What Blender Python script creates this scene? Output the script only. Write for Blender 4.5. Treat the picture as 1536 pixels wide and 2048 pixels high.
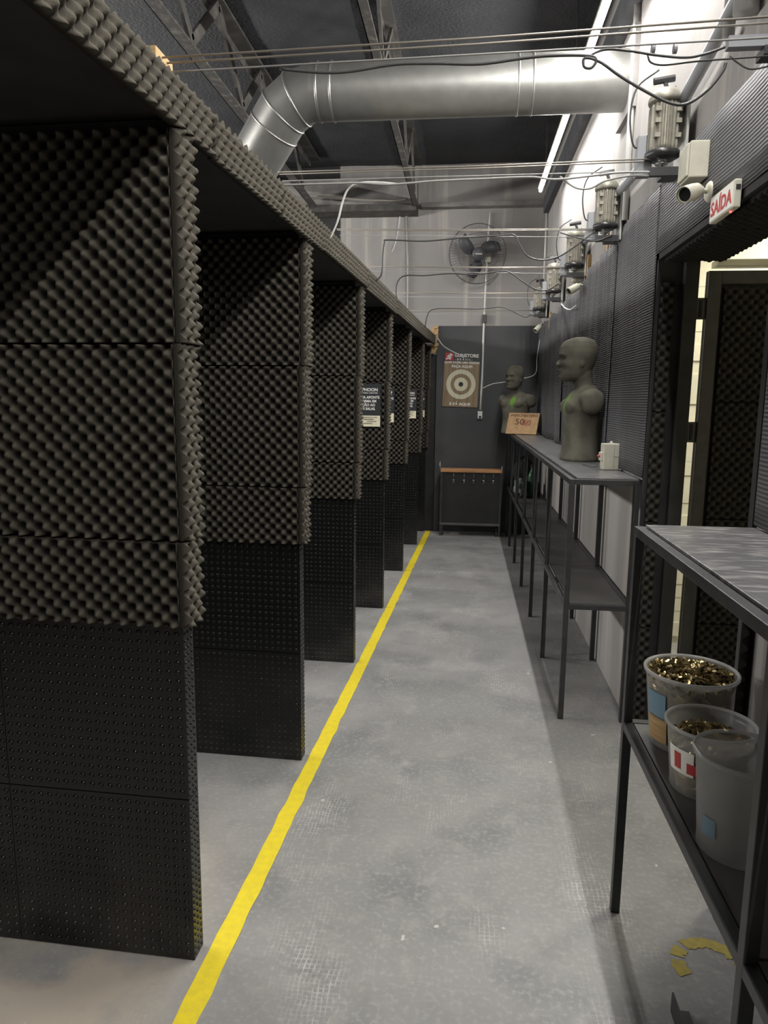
import bpy, bmesh, math, random
from mathutils import Vector, Matrix, noise
random.seed(7)
S = bpy.context.scene
COL = S.collection
for o in list(bpy.data.objects): bpy.data.objects.remove(o)
PI = math.pi
# ------------------------------------------------------------------ camera
CAMR = Matrix(((0.99357, -0.02733, 0.10993), (0.11286, 0.15418, -0.98158), (0.00988, 0.98766, 0.15628)))
CAMP = Vector((0.0, 0.0, 1.5)); F = 1423.04
cd = bpy.data.cameras.new('camera'); cd.sensor_fit = 'HORIZONTAL'; cd.sensor_width = 36.0
cd.lens = F / 1536 * 36.0; cd.clip_start = 0.02
cam = bpy.data.objects.new('camera', cd); COL.objects.link(cam)
R4 = CAMR.copy().to_4x4()
q = R4.to_quaternion().normalized()
cam.matrix_world = Matrix.Translation(CAMP) @ q.to_matrix().to_4x4()
S.camera = cam
# ------------------------------------------------------------------ world, exposure
w = bpy.data.worlds.new('world'); S.world = w; w.use_nodes = True
w.node_tree.nodes['Background'].inputs[0].default_value = (0.75, 0.8, 1, 1)
w.node_tree.nodes['Background'].inputs[1].default_value = 0.02
S.view_settings.view_transform = 'Standard'; S.view_settings.look = 'None'
S.view_settings.gamma = 1.0; S.view_settings.use_curve_mapping = False
S.view_settings.exposure = 0.0
LED = 255.0          # emission of the ceiling tubes
HALL = 75.0         # watts of the lamp in the room beyond the door
ld = bpy.data.lights.new('hall_ceiling_lamp', 'AREA'); ld.energy = HALL; ld.size = 0.9; ld.color = (1, 0.95, 0.80)
lo = bpy.data.objects.new('hall_ceiling_lamp', ld); COL.objects.link(lo); lo.location = (2.3, 3.75, 2.72)
RANGE = 42.0        # watts of each lamp hanging over the shooting range, beyond the booths
for ry in (2.25, 3.35, 4.45, 5.6, 6.75, 7.7):
    rl = bpy.data.lights.new('range_lamp', 'AREA'); rl.energy = RANGE; rl.size = 0.3; rl.color = (1, 0.97, 0.93)
    ro = bpy.data.objects.new('range_lamp', rl); COL.objects.link(ro); ro.location = (-4.2, ry, 2.75)
    ro.rotation_euler = (0, -math.radians(90 - 22), 0)

def plane_pt(x, y, axis, val):
    """point of the place on the plane axis=val that the camera sees at photo pixel x,y"""
    d = CAMR @ Vector((x - 768, -(y - 1024), -F))
    t = (val - CAMP[axis]) / d[axis]
    return CAMP + d * t
def onY(x, y, v): return plane_pt(x, y, 1, v)
def onX(x, y, v): return plane_pt(x, y, 0, v)
def onZ(x, y, v=0.0): return plane_pt(x, y, 2, v)

# ------------------------------------------------------------------ materials
MATS = {}
def mat(name, col, rough=0.6, metal=0.0, col2=None, nscale=6.0, bump=0.0, bscale=60.0, spec=0.5, detail=4.0, bdist=0.002, stretch=None, lo_hi=(0.35, 0.65)):
    if name in MATS: return MATS[name]
    m = bpy.data.materials.new(name); m.use_nodes = True
    nt = m.node_tree; b = nt.nodes['Principled BSDF']; L = nt.links
    b.inputs['Base Color'].default_value = (*col, 1); b.inputs['Roughness'].default_value = rough
    b.inputs['Metallic'].default_value = metal; b.inputs['Specular IOR Level'].default_value = spec
    tc = nt.nodes.new('ShaderNodeTexCoord'); vec = tc.outputs['Object']
    if stretch:
        mp = nt.nodes.new('ShaderNodeMapping'); mp.inputs['Scale'].default_value = stretch
        L.new(vec, mp.inputs['Vector']); vec = mp.outputs['Vector']
    if col2:
        n = nt.nodes.new('ShaderNodeTexNoise'); n.inputs['Scale'].default_value = nscale; n.inputs['Detail'].default_value = detail
        L.new(vec, n.inputs['Vector'])
        r = nt.nodes.new('ShaderNodeMapRange'); r.inputs[1].default_value = lo_hi[0]; r.inputs[2].default_value = lo_hi[1]
        L.new(n.outputs['Fac'], r.inputs[0])
        mx = nt.nodes.new('ShaderNodeMix'); mx.data_type = 'RGBA'
        mx.inputs[6].default_value = (*col, 1); mx.inputs[7].default_value = (*col2, 1)
        L.new(r.outputs[0], mx.inputs[0]); L.new(mx.outputs[2], b.inputs['Base Color'])
    if bump:
        n2 = nt.nodes.new('ShaderNodeTexNoise'); n2.inputs['Scale'].default_value = bscale; n2.inputs['Detail'].default_value = 3
        L.new(vec, n2.inputs['Vector'])
        bp = nt.nodes.new('ShaderNodeBump'); bp.inputs['Strength'].default_value = bump; bp.inputs['Distance'].default_value = bdist
        L.new(n2.outputs['Fac'], bp.inputs['Height']); L.new(bp.outputs[0], b.inputs['Normal'])
    MATS[name] = m; return m
def emis(name, col, s):
    m = bpy.data.materials.new(name); m.use_nodes = True; nt = m.node_tree
    b = nt.nodes['Principled BSDF']; b.inputs['Base Color'].default_value = (*col, 1)
    b.inputs['Emission Color'].default_value = (*col, 1); b.inputs['Emission Strength'].default_value = s
    MATS[name] = m; return m

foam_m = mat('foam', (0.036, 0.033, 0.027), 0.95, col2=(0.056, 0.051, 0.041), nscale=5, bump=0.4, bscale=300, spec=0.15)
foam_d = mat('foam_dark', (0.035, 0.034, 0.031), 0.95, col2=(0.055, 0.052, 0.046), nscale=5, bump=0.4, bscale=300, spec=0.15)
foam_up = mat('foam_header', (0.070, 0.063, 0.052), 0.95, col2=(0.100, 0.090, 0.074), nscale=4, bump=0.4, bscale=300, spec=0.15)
black_board = mat('black_board', (0.018, 0.018, 0.018), 0.8, col2=(0.03, 0.03, 0.03), nscale=8)
steel = mat('painted_steel', (0.03, 0.031, 0.034), 0.42, col2=(0.045, 0.046, 0.048), nscale=20, bump=0.15, bscale=90)
laminate = mat('worn_laminate', (0.115, 0.114, 0.118), 0.30, col2=(0.34, 0.33, 0.32), nscale=15, bump=0.4, bscale=45, stretch=(1, 5, 1), lo_hi=(0.5, 0.72), detail=9)
shelf_dk = mat('shelf_board', (0.075, 0.073, 0.07), 0.55, col2=(0.105, 0.10, 0.095), nscale=6)
galv = mat('galvanised_steel', (0.50, 0.50, 0.475), 0.42, metal=0.85, col2=(0.44, 0.44, 0.42), nscale=14, bump=0.12, bscale=22, bdist=0.004)
wire_m = mat('steel_wire', (0.33, 0.30, 0.26), 0.45, metal=0.4)
cable_b = mat('black_cable', (0.06, 0.06, 0.06), 0.5)
cable_g = mat('grey_cable', (0.35, 0.34, 0.33), 0.5)
cable_w = mat('white_cable', (0.66, 0.65, 0.63), 0.5)
white_pl = mat('cream_plastic', (0.60, 0.58, 0.48), 0.45, col2=(0.5, 0.48, 0.39), nscale=12)
dark_pl = mat('dark_plastic', (0.03, 0.03, 0.032), 0.35)
glass_dk = mat('dark_lens', (0.02, 0.02, 0.022), 0.08)
brass = mat('brass', (0.50, 0.40, 0.20), 0.30, metal=1.0, col2=(0.20, 0.155, 0.08), nscale=40)
brass_dk = mat('brass_dark', (0.03, 0.025, 0.015), 0.8, metal=0.0)
yellow = mat('yellow_paint', (0.78, 0.62, 0.02), 0.55, col2=(0.70, 0.56, 0.03), nscale=40, bump=0.3, bscale=120)
yellow_old = mat('old_yellow_paint', (0.42, 0.34, 0.06), 0.7, col2=(0.33, 0.27, 0.08), nscale=60)
rust = mat('dusty_steel', (0.055, 0.052, 0.048), 0.7, col2=(0.17, 0.155, 0.13), nscale=18, bump=0.4, bscale=60, lo_hi=(0.5, 0.75))
grey_dark = mat('dark_beam_paint', (0.05, 0.052, 0.06), 0.7, col2=(0.08, 0.08, 0.085), nscale=5)
truss_m = mat('roof_truss_steel', (0.05, 0.047, 0.043), 0.75, col2=(0.10, 0.092, 0.08), nscale=10, lo_hi=(0.45, 0.7))
beam_m = mat('dusty_beam', (0.16, 0.155, 0.15), 0.8, col2=(0.27, 0.26, 0.245), nscale=7, bump=0.3, bscale=40)
wood_m = mat('raw_wood', (0.52, 0.36, 0.17), 0.7, col2=(0.40, 0.26, 0.12), nscale=8, stretch=(1, 1, 12))
wood_l = mat('wood_panel', (0.46, 0.29, 0.15), 0.6, col2=(0.36, 0.22, 0.10), nscale=10, stretch=(2, 2, 18))
wood_p = mat('poster_wood', (0.30, 0.22, 0.13), 0.6, col2=(0.17, 0.12, 0.07), nscale=3, stretch=(22, 1, 1.0), lo_hi=(0.3, 0.7))
orange_rail = mat('orange_wood_rail', (0.55, 0.27, 0.11), 0.5, col2=(0.40, 0.22, 0.10), nscale=10)
cast = mat('cast_aluminium', (0.30, 0.28, 0.23), 0.5, metal=0.35, col2=(0.20, 0.19, 0.16), nscale=30)
grey_box = mat('grey_paint_metal', (0.30, 0.31, 0.33), 0.5)
white_tx = mat('white_print', (0.78, 0.77, 0.72), 0.6)
cream_tx = mat('cream_print', (0.72, 0.68, 0.50), 0.6)
black_tx = mat('black_print', (0.02, 0.02, 0.022), 0.6)
navy_tx = mat('poster_dark', (0.018, 0.022, 0.026), 0.5)
red_tx = mat('red_print', (0.45, 0.035, 0.04), 0.5)
brown_tx = mat('burnt_print', (0.13, 0.065, 0.03), 0.7)
maroon_tx = mat('maroon_print', (0.26, 0.055, 0.04), 0.7)
blue_tx = mat('blue_print', (0.16, 0.27, 0.36), 0.5)
fanm = mat('fan_plastic', (0.07, 0.07, 0.078), 0.5)
ceil_m = mat('ceiling_black', (0.020, 0.021, 0.024), 0.7, col2=(0.032, 0.033, 0.037), nscale=3, bump=0.9, bscale=45, bdist=0.01)
tube_m = emis('led_tube_light', (1.0, 0.98, 0.94), LED)
red_led = emis('red_indicator', (1.0, 0.05, 0.04), 6.0)
cloth_d = mat('black_cloth', (0.02, 0.02, 0.021), 0.9, col2=(0.035, 0.035, 0.036), nscale=12, bump=0.5, bscale=25)
cloth_g = mat('grey_green_cloth', (0.20, 0.24, 0.23), 0.9, col2=(0.12, 0.14, 0.14), nscale=12)
green_m = mat('dark_green_plastic', (0.035, 0.085, 0.05), 0.3)

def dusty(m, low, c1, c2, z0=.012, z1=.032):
    """paints cavity shade into the foam colour by height: pale tips, near-black pits"""
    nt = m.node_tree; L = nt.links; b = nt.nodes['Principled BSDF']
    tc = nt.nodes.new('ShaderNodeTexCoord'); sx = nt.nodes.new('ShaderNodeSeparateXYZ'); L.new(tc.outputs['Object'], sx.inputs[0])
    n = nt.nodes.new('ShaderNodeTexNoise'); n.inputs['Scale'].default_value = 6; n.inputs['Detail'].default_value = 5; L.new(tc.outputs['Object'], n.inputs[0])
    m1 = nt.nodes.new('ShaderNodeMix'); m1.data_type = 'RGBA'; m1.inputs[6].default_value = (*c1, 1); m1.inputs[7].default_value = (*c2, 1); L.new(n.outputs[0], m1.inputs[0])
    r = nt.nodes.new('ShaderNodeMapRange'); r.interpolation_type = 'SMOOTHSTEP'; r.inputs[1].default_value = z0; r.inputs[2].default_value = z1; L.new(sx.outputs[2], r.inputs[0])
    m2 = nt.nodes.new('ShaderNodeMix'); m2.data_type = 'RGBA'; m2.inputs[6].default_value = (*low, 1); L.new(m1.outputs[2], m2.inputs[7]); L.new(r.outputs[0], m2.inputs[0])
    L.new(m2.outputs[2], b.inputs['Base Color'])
dusty(foam_m, (.006, .0056, .0052), (.060, .055, .045), (.090, .083, .066))  # dark pits, paler tips: relief shade put into the colour, not dust
dusty(foam_up, (.026, .023, .019), (.078, .070, .057), (.105, .096, .078), .004, .026)  # paler copy of the same foam, standing in for stronger light on the edge strips
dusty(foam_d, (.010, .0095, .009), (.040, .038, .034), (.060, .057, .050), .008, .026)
def wall_material():
    m = mat('wall_paint', (0.45, 0.425, 0.405), 0.78, spec=0.3); nt = m.node_tree; L = nt.links; b = nt.nodes['Principled BSDF']
    tc = nt.nodes.new('ShaderNodeTexCoord')
    def nz(scale, st, lo, hi):
        mp = nt.nodes.new('ShaderNodeMapping'); mp.inputs['Scale'].default_value = st; L.new(tc.outputs['Object'], mp.inputs[0])
        n = nt.nodes.new('ShaderNodeTexNoise'); n.inputs['Scale'].default_value = scale; n.inputs['Detail'].default_value = 5; L.new(mp.outputs[0], n.inputs[0])
        r = nt.nodes.new('ShaderNodeMapRange'); r.inputs[1].default_value = lo; r.inputs[2].default_value = hi; L.new(n.outputs[0], r.inputs[0]); return r.outputs[0]
    def mix(f, a, c):
        x = nt.nodes.new('ShaderNodeMix'); x.data_type = 'RGBA'; L.new(f, x.inputs[0])
        if isinstance(a, tuple): x.inputs[6].default_value = (*a, 1)
        else: L.new(a, x.inputs[6])
        x.inputs[7].default_value = (*c, 1); return x.outputs[2]
    c = mix(nz(1.3, (1, 1, 1), 0.35, 0.7), (0.37, 0.35, 0.335), (0.29, 0.28, 0.272))
    c = mix(nz(9, (1, 1, 0.06), 0.60, 0.75), c, (0.50, 0.465, 0.43))
    c = mix(nz(14, (1, 1, 0.08), 0.66, 0.8), c, (0.20, 0.195, 0.19))
    L.new(c, b.inputs['Base Color'])
    n = nt.nodes.new('ShaderNodeTexNoise'); n.inputs['Scale'].default_value = 14; n.inputs['Detail'].default_value = 6; L.new(tc.outputs['Object'], n.inputs[0])
    bp = nt.nodes.new('ShaderNodeBump'); bp.inputs['Strength'].default_value = 0.25; bp.inputs['Distance'].default_value = 0.01
    L.new(n.outputs[0], bp.inputs['Height']); L.new(bp.outputs[0], b.inputs['Normal'])
    return m
wall_m = wall_material()
panel_m = mat('dark_panel_paint', (0.043, 0.044, 0.048), 0.6, col2=(0.066, 0.067, 0.071), nscale=2.2, bump=0.2, bscale=12)
hall_m = mat('hall_wall_paint', (0.72, 0.70, 0.56), 0.8, col2=(0.62, 0.60, 0.50), nscale=3, bump=0.5, bscale=20)

def floor_material():
    m = mat('floor_concrete', (0.27, 0.27, 0.265), 0.5); nt = m.node_tree; L = nt.links; b = nt.nodes['Principled BSDF']
    g = nt.nodes.new('ShaderNodeNewGeometry')
    def nz(scale, lo, hi, det=6, st=(1, 1, 1), dis=0.0):
        mp = nt.nodes.new('ShaderNodeMapping'); mp.inputs['Scale'].default_value = st; L.new(g.outputs['Position'], mp.inputs[0])
        n = nt.nodes.new('ShaderNodeTexNoise'); n.inputs['Scale'].default_value = scale; n.inputs['Detail'].default_value = det; n.inputs['Distortion'].default_value = dis
        L.new(mp.outputs[0], n.inputs[0])
        r = nt.nodes.new('ShaderNodeMapRange'); r.inputs[1].default_value = lo; r.inputs[2].default_value = hi; L.new(n.outputs[0], r.inputs[0]); return r.outputs[0]
    def mix(f, a, c):
        x = nt.nodes.new('ShaderNodeMix'); x.data_type = 'RGBA'; L.new(f, x.inputs[0])
        if isinstance(a, tuple): x.inputs[6].default_value = (*a, 1)
        else: L.new(a, x.inputs[6])
        x.inputs[7].default_value = (*c, 1); return x.outputs[2]
    def math_(op, a, c):
        x = nt.nodes.new('ShaderNodeMath'); x.operation = op; x.use_clamp = True
        for i, v in enumerate((a, c)):
            if isinstance(v, (int, float)): x.inputs[i].default_value = v
            else: L.new(v, x.inputs[i])
        return x.outputs[0]
    c = mix(nz(1.6, 0.35, 0.7), (0.225, 0.228, 0.222), (0.285, 0.275, 0.275))
    c = mix(nz(3.4, 0.48, 0.7), c, (0.175, 0.18, 0.18))
    c = mix(nz(11, 0.55, 0.75), c, (0.30, 0.295, 0.28))
    c = mix(nz(60, 0.5, 0.8, 3), c, (0.33, 0.325, 0.31))
    # bare tan cement: towards the booths (x < -0.55) and under the shelves (x > 0.42)
    sx = nt.nodes.new('ShaderNodeSeparateXYZ'); L.new(g.outputs['Position'], sx.inputs[0])
    def ramp(sock, a, d):
        r = nt.nodes.new('ShaderNodeMapRange'); r.inputs[1].default_value = a; r.inputs[2].default_value = d; L.new(sock, r.inputs[0]); return r.outputs[0]
    left = math_('MULTIPLY', ramp(sx.outputs[0], -0.62, -0.85), ramp(sx.outputs[1], 2.4, 1.7))
    left = math_('MULTIPLY', left, nz(3.5, 0.33, 0.52))
    c = mix(left, c, (0.40, 0.355, 0.30))
    # woven imprint of the screed, as small pale dashes in patches
    def lines(axis_, freq):
        nn = nt.nodes.new('ShaderNodeTexNoise'); nn.inputs['Scale'].default_value = 7; nn.inputs['Detail'].default_value = 3; L.new(g.outputs['Position'], nn.inputs[0])
        ma = nt.nodes.new('ShaderNodeMath'); ma.operation = 'MULTIPLY_ADD'; ma.inputs[1].default_value = freq; L.new(sx.outputs[axis_], ma.inputs[0])
        wv = nt.nodes.new('ShaderNodeMath'); wv.operation = 'MULTIPLY'; wv.inputs[1].default_value = 14.0; L.new(nn.outputs[0], wv.inputs[0]); L.new(wv.outputs[0], ma.inputs[2])
        sn = nt.nodes.new('ShaderNodeMath'); sn.operation = 'SINE'; L.new(ma.outputs[0], sn.inputs[0]); return ramp(sn.outputs[0], 0.35, 0.95)
    weave = nt.nodes.new('ShaderNodeMath'); weave.operation = 'MAXIMUM'; L.new(lines(0, 470.0), weave.inputs[0])
    wy = math_('MULTIPLY', lines(1, 430.0), 0.7); L.new(wy, weave.inputs[1])
    dm = math_('MULTIPLY', weave.outputs[0], nz(2.2, 0.54, 0.66, 6, (1.5, 0.7, 1)))
    dm = math_('MULTIPLY', dm, nz(40, 0.35, 0.6, 3))
    dm = math_('MULTIPLY', dm, 0.95)
    c = mix(dm, c, (0.46, 0.45, 0.43))
    c = mix(nz(17, 0.745, 0.76, 2), c, (0.5, 0.49, 0.46))
    L.new(c, b.inputs['Base Color'])
    ro = nz(4, 0.3, 0.7); rr = nt.nodes.new('ShaderNodeMapRange'); rr.inputs[3].default_value = 0.38; rr.inputs[4].default_value = 0.6; L.new(ro, rr.inputs[0]); L.new(rr.outputs[0], b.inputs['Roughness'])
    n = nz(22, 0.2, 0.8, 8); bp = nt.nodes.new('ShaderNodeBump'); bp.inputs['Strength'].default_value = 0.35; bp.inputs['Distance'].default_value = 0.004
    ad = math_('ADD', math_('MULTIPLY', dm, 0.5), n); L.new(ad, bp.inputs['Height']); L.new(bp.outputs[0], b.inputs['Normal'])
    return m
floor_m = floor_material()

def rib_material(name, c1, c2, freq=545.0, axis=2):
    """rubber sheet with fine moulded ribs about 11 mm apart"""
    m = mat(name, c1, 0.55, spec=0.35); nt = m.node_tree; L = nt.links; b = nt.nodes['Principled BSDF']
    tc = nt.nodes.new('ShaderNodeTexCoord'); sx = nt.nodes.new('ShaderNodeSeparateXYZ'); L.new(tc.outputs['Object'], sx.inputs[0])
    mu = nt.nodes.new('ShaderNodeMath'); mu.operation = 'MULTIPLY'; mu.inputs[1].default_value = freq; L.new(sx.outputs[axis], mu.inputs[0])
    si = nt.nodes.new('ShaderNodeMath'); si.operation = 'SINE'; L.new(mu.outputs[0], si.inputs[0])
    mr = nt.nodes.new('ShaderNodeMapRange'); mr.inputs[1].default_value = -1; mr.inputs[2].default_value = 1; L.new(si.outputs[0], mr.inputs[0])
    bp = nt.nodes.new('ShaderNodeBump'); bp.inputs['Strength'].default_value = 0.8; bp.inputs['Distance'].default_value = 0.003
    L.new(mr.outputs[0], bp.inputs['Height']); L.new(bp.outputs[0], b.inputs['Normal'])
    n = nt.nodes.new('ShaderNodeTexNoise'); n.inputs['Scale'].default_value = 3; n.inputs['Detail'].default_value = 4; L.new(tc.outputs['Object'], n.inputs[0])
    mx = nt.nodes.new('ShaderNodeMix'); mx.data_type = 'RGBA'; mx.inputs[6].default_value = (*c1, 1); mx.inputs[7].default_value = (*c2, 1)
    L.new(n.outputs[0], mx.inputs[0]); L.new(mx.outputs[2], b.inputs['Base Color'])
    return m
rib_m = rib_material('ribbed_rubber', (0.060, 0.060, 0.066), (0.115, 0.115, 0.12))

def mat_rubber():
    """black studded rubber, dusty and scuffed low down"""
    m = mat('studded_rubber', (0.012, 0.012, 0.012), 0.28, spec=0.38); nt = m.node_tree; L = nt.links; b = nt.nodes['Principled BSDF']
    g = nt.nodes.new('ShaderNodeNewGeometry'); sx = nt.nodes.new('ShaderNodeSeparateXYZ'); L.new(g.outputs['Position'], sx.inputs[0])
    r = nt.nodes.new('ShaderNodeMapRange'); r.inputs[1].default_value = 0.42; r.inputs[2].default_value = 0.0; L.new(sx.outputs[2], r.inputs[0])
    n = nt.nodes.new('ShaderNodeTexNoise'); n.inputs['Scale'].default_value = 5; n.inputs['Detail'].default_value = 6; L.new(g.outputs['Position'], n.inputs[0])
    r2 = nt.nodes.new('ShaderNodeMapRange'); r2.inputs[1].default_value = 0.4; r2.inputs[2].default_value = 0.68; L.new(n.outputs[0], r2.inputs[0])
    mu = nt.nodes.new('ShaderNodeMath'); mu.operation = 'MULTIPLY'; L.new(r.outputs[0], mu.inputs[0]); L.new(r2.outputs[0], mu.inputs[1])
    mx = nt.nodes.new('ShaderNodeMix'); mx.data_type = 'RGBA'; mx.inputs[6].default_value = (0.0062, 0.0068, 0.0068, 1); mx.inputs[7].default_value = (0.036, 0.034, 0.030, 1)
    L.new(mu.outputs[0], mx.inputs[0]); L.new(mx.outputs[2], b.inputs['Base Color'])
    return m
rubber_m = mat_rubber()
def bust_material():
    m = mat('dusty_torso', (0.15, 0.145, 0.115), 0.9, spec=0.2); nt = m.node_tree; L = nt.links; b = nt.nodes['Principled BSDF']
    tc = nt.nodes.new('ShaderNodeTexCoord')
    def nz(s, lo, hi):
        n = nt.nodes.new('ShaderNodeTexNoise'); n.inputs['Scale'].default_value = s; n.inputs['Detail'].default_value = 6; L.new(tc.outputs['Object'], n.inputs[0])
        r = nt.nodes.new('ShaderNodeMapRange'); r.inputs[1].default_value = lo; r.inputs[2].default_value = hi; L.new(n.outputs[0], r.inputs[0]); return r.outputs[0]
    mx = nt.nodes.new('ShaderNodeMix'); mx.data_type = 'RGBA'; mx.inputs[6].default_value = (0.072, 0.069, 0.053, 1); mx.inputs[7].default_value = (0.135, 0.128, 0.10, 1); L.new(nz(9, 0.35, 0.65), mx.inputs[0])
    mp = nt.nodes.new('ShaderNodeMapping'); mp.vector_type = 'POINT'; mp.inputs['Location'].default_value = (-0.0, -0.03, -0.335); L.new(tc.outputs['Object'], mp.inputs[0])
    mp2 = nt.nodes.new('ShaderNodeMapping'); mp2.inputs['Scale'].default_value = (0.0, 22, 14); mp2.inputs['Rotation'].default_value = (0.0, 0, 0); L.new(mp.outputs[0], mp2.inputs[0])
    ln = nt.nodes.new('ShaderNodeVectorMath'); ln.operation = 'LENGTH'; L.new(mp2.outputs[0], ln.inputs[0])
    r = nt.nodes.new('ShaderNodeMapRange'); r.inputs[1].default_value = 0.9; r.inputs[2].default_value = 0.5; L.new(ln.outputs['Value'], r.inputs[0])
    sx = nt.nodes.new('ShaderNodeSeparateXYZ'); L.new(tc.outputs['Object'], sx.inputs[0])
    gt = nt.nodes.new('ShaderNodeMath'); gt.operation = 'GREATER_THAN'; gt.inputs[1].default_value = 0.0; L.new(sx.outputs[0], gt.inputs[0])
    mu = nt.nodes.new('ShaderNodeMath'); mu.operation = 'MULTIPLY'; L.new(r.outputs[0], mu.inputs[0]); L.new(gt.outputs[0], mu.inputs[1])
    m2 = nt.nodes.new('ShaderNodeMix'); m2.data_type = 'RGBA'; L.new(mx.outputs[2], m2.inputs[6]); m2.inputs[7].default_value = (0.13, 0.27, 0.035, 1); L.new(mu.outputs[0], m2.inputs[0])
    L.new(m2.outputs[2], b.inputs['Base Color'])
    n = nt.nodes.new('ShaderNodeTexNoise'); n.inputs['Scale'].default_value = 260; L.new(tc.outputs['Object'], n.inputs[0])
    bp = nt.nodes.new('ShaderNodeBump'); bp.inputs['Strength'].default_value = 0.5; bp.inputs['Distance'].default_value = 0.002; L.new(n.outputs[0], bp.inputs['Height']); L.new(bp.outputs[0], b.inputs['Normal'])
    return m
bust_m = bust_material()
def bucket_material():
    m = bpy.data.materials.new('frosted_plastic'); m.use_nodes = True; nt = m.node_tree; L = nt.links
    b = nt.nodes['Principled BSDF']; b.inputs['Base Color'].default_value = (0.66, 0.66, 0.65, 1); b.inputs['Roughness'].default_value = 0.3
    tr = nt.nodes.new('ShaderNodeBsdfTransparent'); tl = nt.nodes.new('ShaderNodeBsdfTranslucent'); tl.inputs[0].default_value = (0.7, 0.7, 0.68, 1)
    m1 = nt.nodes.new('ShaderNodeMixShader'); m1.inputs[0].default_value = 0.35; L.new(b.outputs[0], m1.inputs[1]); L.new(tl.outputs[0], m1.inputs[2])
    m2 = nt.nodes.new('ShaderNodeMixShader'); m2.inputs[0].default_value = 0.42; L.new(tr.outputs[0], m2.inputs[1]); L.new(m1.outputs[0], m2.inputs[2])
    L.new(m2.outputs[0], nt.nodes['Material Output'].inputs[0]); return m
bucket_m = bucket_material()

# ------------------------------------------------------------------ mesh helpers
class MB:
    def __init__(s): s.v = []; s.f = []
    def add(s, v, f):
        n = len(s.v); s.v += [tuple(p) for p in v]; s.f += [tuple(i + n for i in q) for q in f]; return s
    def box(s, a, b):
        (x0, y0, z0), (x1, y1, z1) = a, b
        v = [(x0, y0, z0), (x1, y0, z0), (x1, y1, z0), (x0, y1, z0), (x0, y0, z1), (x1, y0, z1), (x1, y1, z1), (x0, y1, z1)]
        return s.add(v, [(0, 3, 2, 1), (4, 5, 6, 7), (0, 1, 5, 4), (1, 2, 6, 5), (2, 3, 7, 6), (3, 0, 4, 7)])
    def obox(s, c, U, V, W):
        """box from centre and three half-vectors"""
        c, U, V, W = map(Vector, (c, U, V, W)); v = []
        for k in (-1, 1):
            for (i, j) in ((-1, -1), (1, -1), (1, 1), (-1, 1)): v.append(c + U * i + V * j + W * k)
        return s.add(v, [(0, 3, 2, 1), (4, 5, 6, 7), (0, 1, 5, 4), (1, 2, 6, 5), (2, 3, 7, 6), (3, 0, 4, 7)])
    def tube(s, pts, r, n=8, caps=True, rs=None):
        pts = [Vector(p) for p in pts]; m = len(pts)
        t0 = (pts[1] - pts[0]).normalized(); up = Vector((0, 0, 1)) if abs(t0.z) < 0.9 else Vector((1, 0, 0))
        nrm = (up - t0 * up.dot(t0)).normalized(); v = []
        for i, p in enumerate(pts):
            a = pts[max(0, i - 1)]; b = pts[min(m - 1, i + 1)]; t = (b - a).normalized()
            nrm = (nrm - t * nrm.dot(t)).normalized(); bi = t.cross(nrm)
            rr = rs[i] if rs else r
            for k in range(n):
                an = 2 * PI * k / n; v.append(p + (nrm * math.cos(an) + bi * math.sin(an)) * rr)
        f = [(i * n + k, i * n + (k + 1) % n, (i + 1) * n + (k + 1) % n, (i + 1) * n + k) for i in range(m - 1) for k in range(n)]
        if caps: f += [tuple(range(n - 1, -1, -1)), tuple((m - 1) * n + k for k in range(n))]
        return s.add(v, f)
    def lathe(s, prof, c=(0, 0, 0), n=32, axis=None, caps=False):
        """profile (radius, height) round an axis through c"""
        ax = Vector(axis or (0, 0, 1)).normalized(); u = ax.orthogonal().normalized(); w2 = ax.cross(u); c = Vector(c); v = []
        for (r, h) in prof:
            for k in range(n):
                an = 2 * PI * k / n; v.append(c + ax * h + (u * math.cos(an) + w2 * math.sin(an)) * r)
        m = len(prof)
        f = [(i * n + k, i * n + (k + 1) % n, (i + 1) * n + (k + 1) % n, (i + 1) * n + k) for i in range(m - 1) for k in range(n)]
        if caps: f += [tuple(range(n - 1, -1, -1)), tuple((m - 1) * n + k for k in range(n))]
        return s.add(v, f)
    def mesh(s, name, smooth=False):
        me = bpy.data.meshes.new(name); me.from_pydata(s.v, [], s.f); me.validate(); me.update()
        if smooth: me.shade_smooth()
        return me
    def build(s, name, m, parent=None, smooth=False, M=None):
        return place(name, s.mesh(name, smooth), m, parent, M)
def place(name, me, m, parent=None, M=None):
    o = bpy.data.objects.new(name, me)
    if m is not None and len(me.materials) == 0: me.materials.append(m)
    if parent: o.parent = parent
    if M is not None: o.matrix_basis = M
    COL.objects.link(o); return o
def bevel(o, wd=0.002, seg=2):
    b = o.modifiers.new('bevel', 'BEVEL'); b.width = wd; b.segments = seg; b.limit_method = 'ANGLE'; return o
def tag(o, label=None, cat=None, group=None, kind=None):
    if label: o['label'] = label
    if cat: o['category'] = cat
    if group: o['group'] = group
    if kind: o['kind'] = kind
    return o
def thing(name, label, cat, loc=(0, 0, 0), rz=0.0, group=None):
    o = bpy.data.objects.new(name, None); o.empty_display_size = 0.05; COL.objects.link(o)
    o.location = loc; o.rotation_euler = (0, 0, rz); return tag(o, label, cat, group)
def struct(o): o['kind'] = 'structure'; return o
def frame(o, U, V, N):
    """matrix whose local x,y,z run along U,V,N from origin o"""
    U, V, N = Vector(U), Vector(V), Vector(N)
    return Matrix(((U.x, V.x, N.x, o[0]), (U.y, V.y, N.y, o[1]), (U.z, V.z, N.z, o[2]), (0, 0, 0, 1)))
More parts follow.
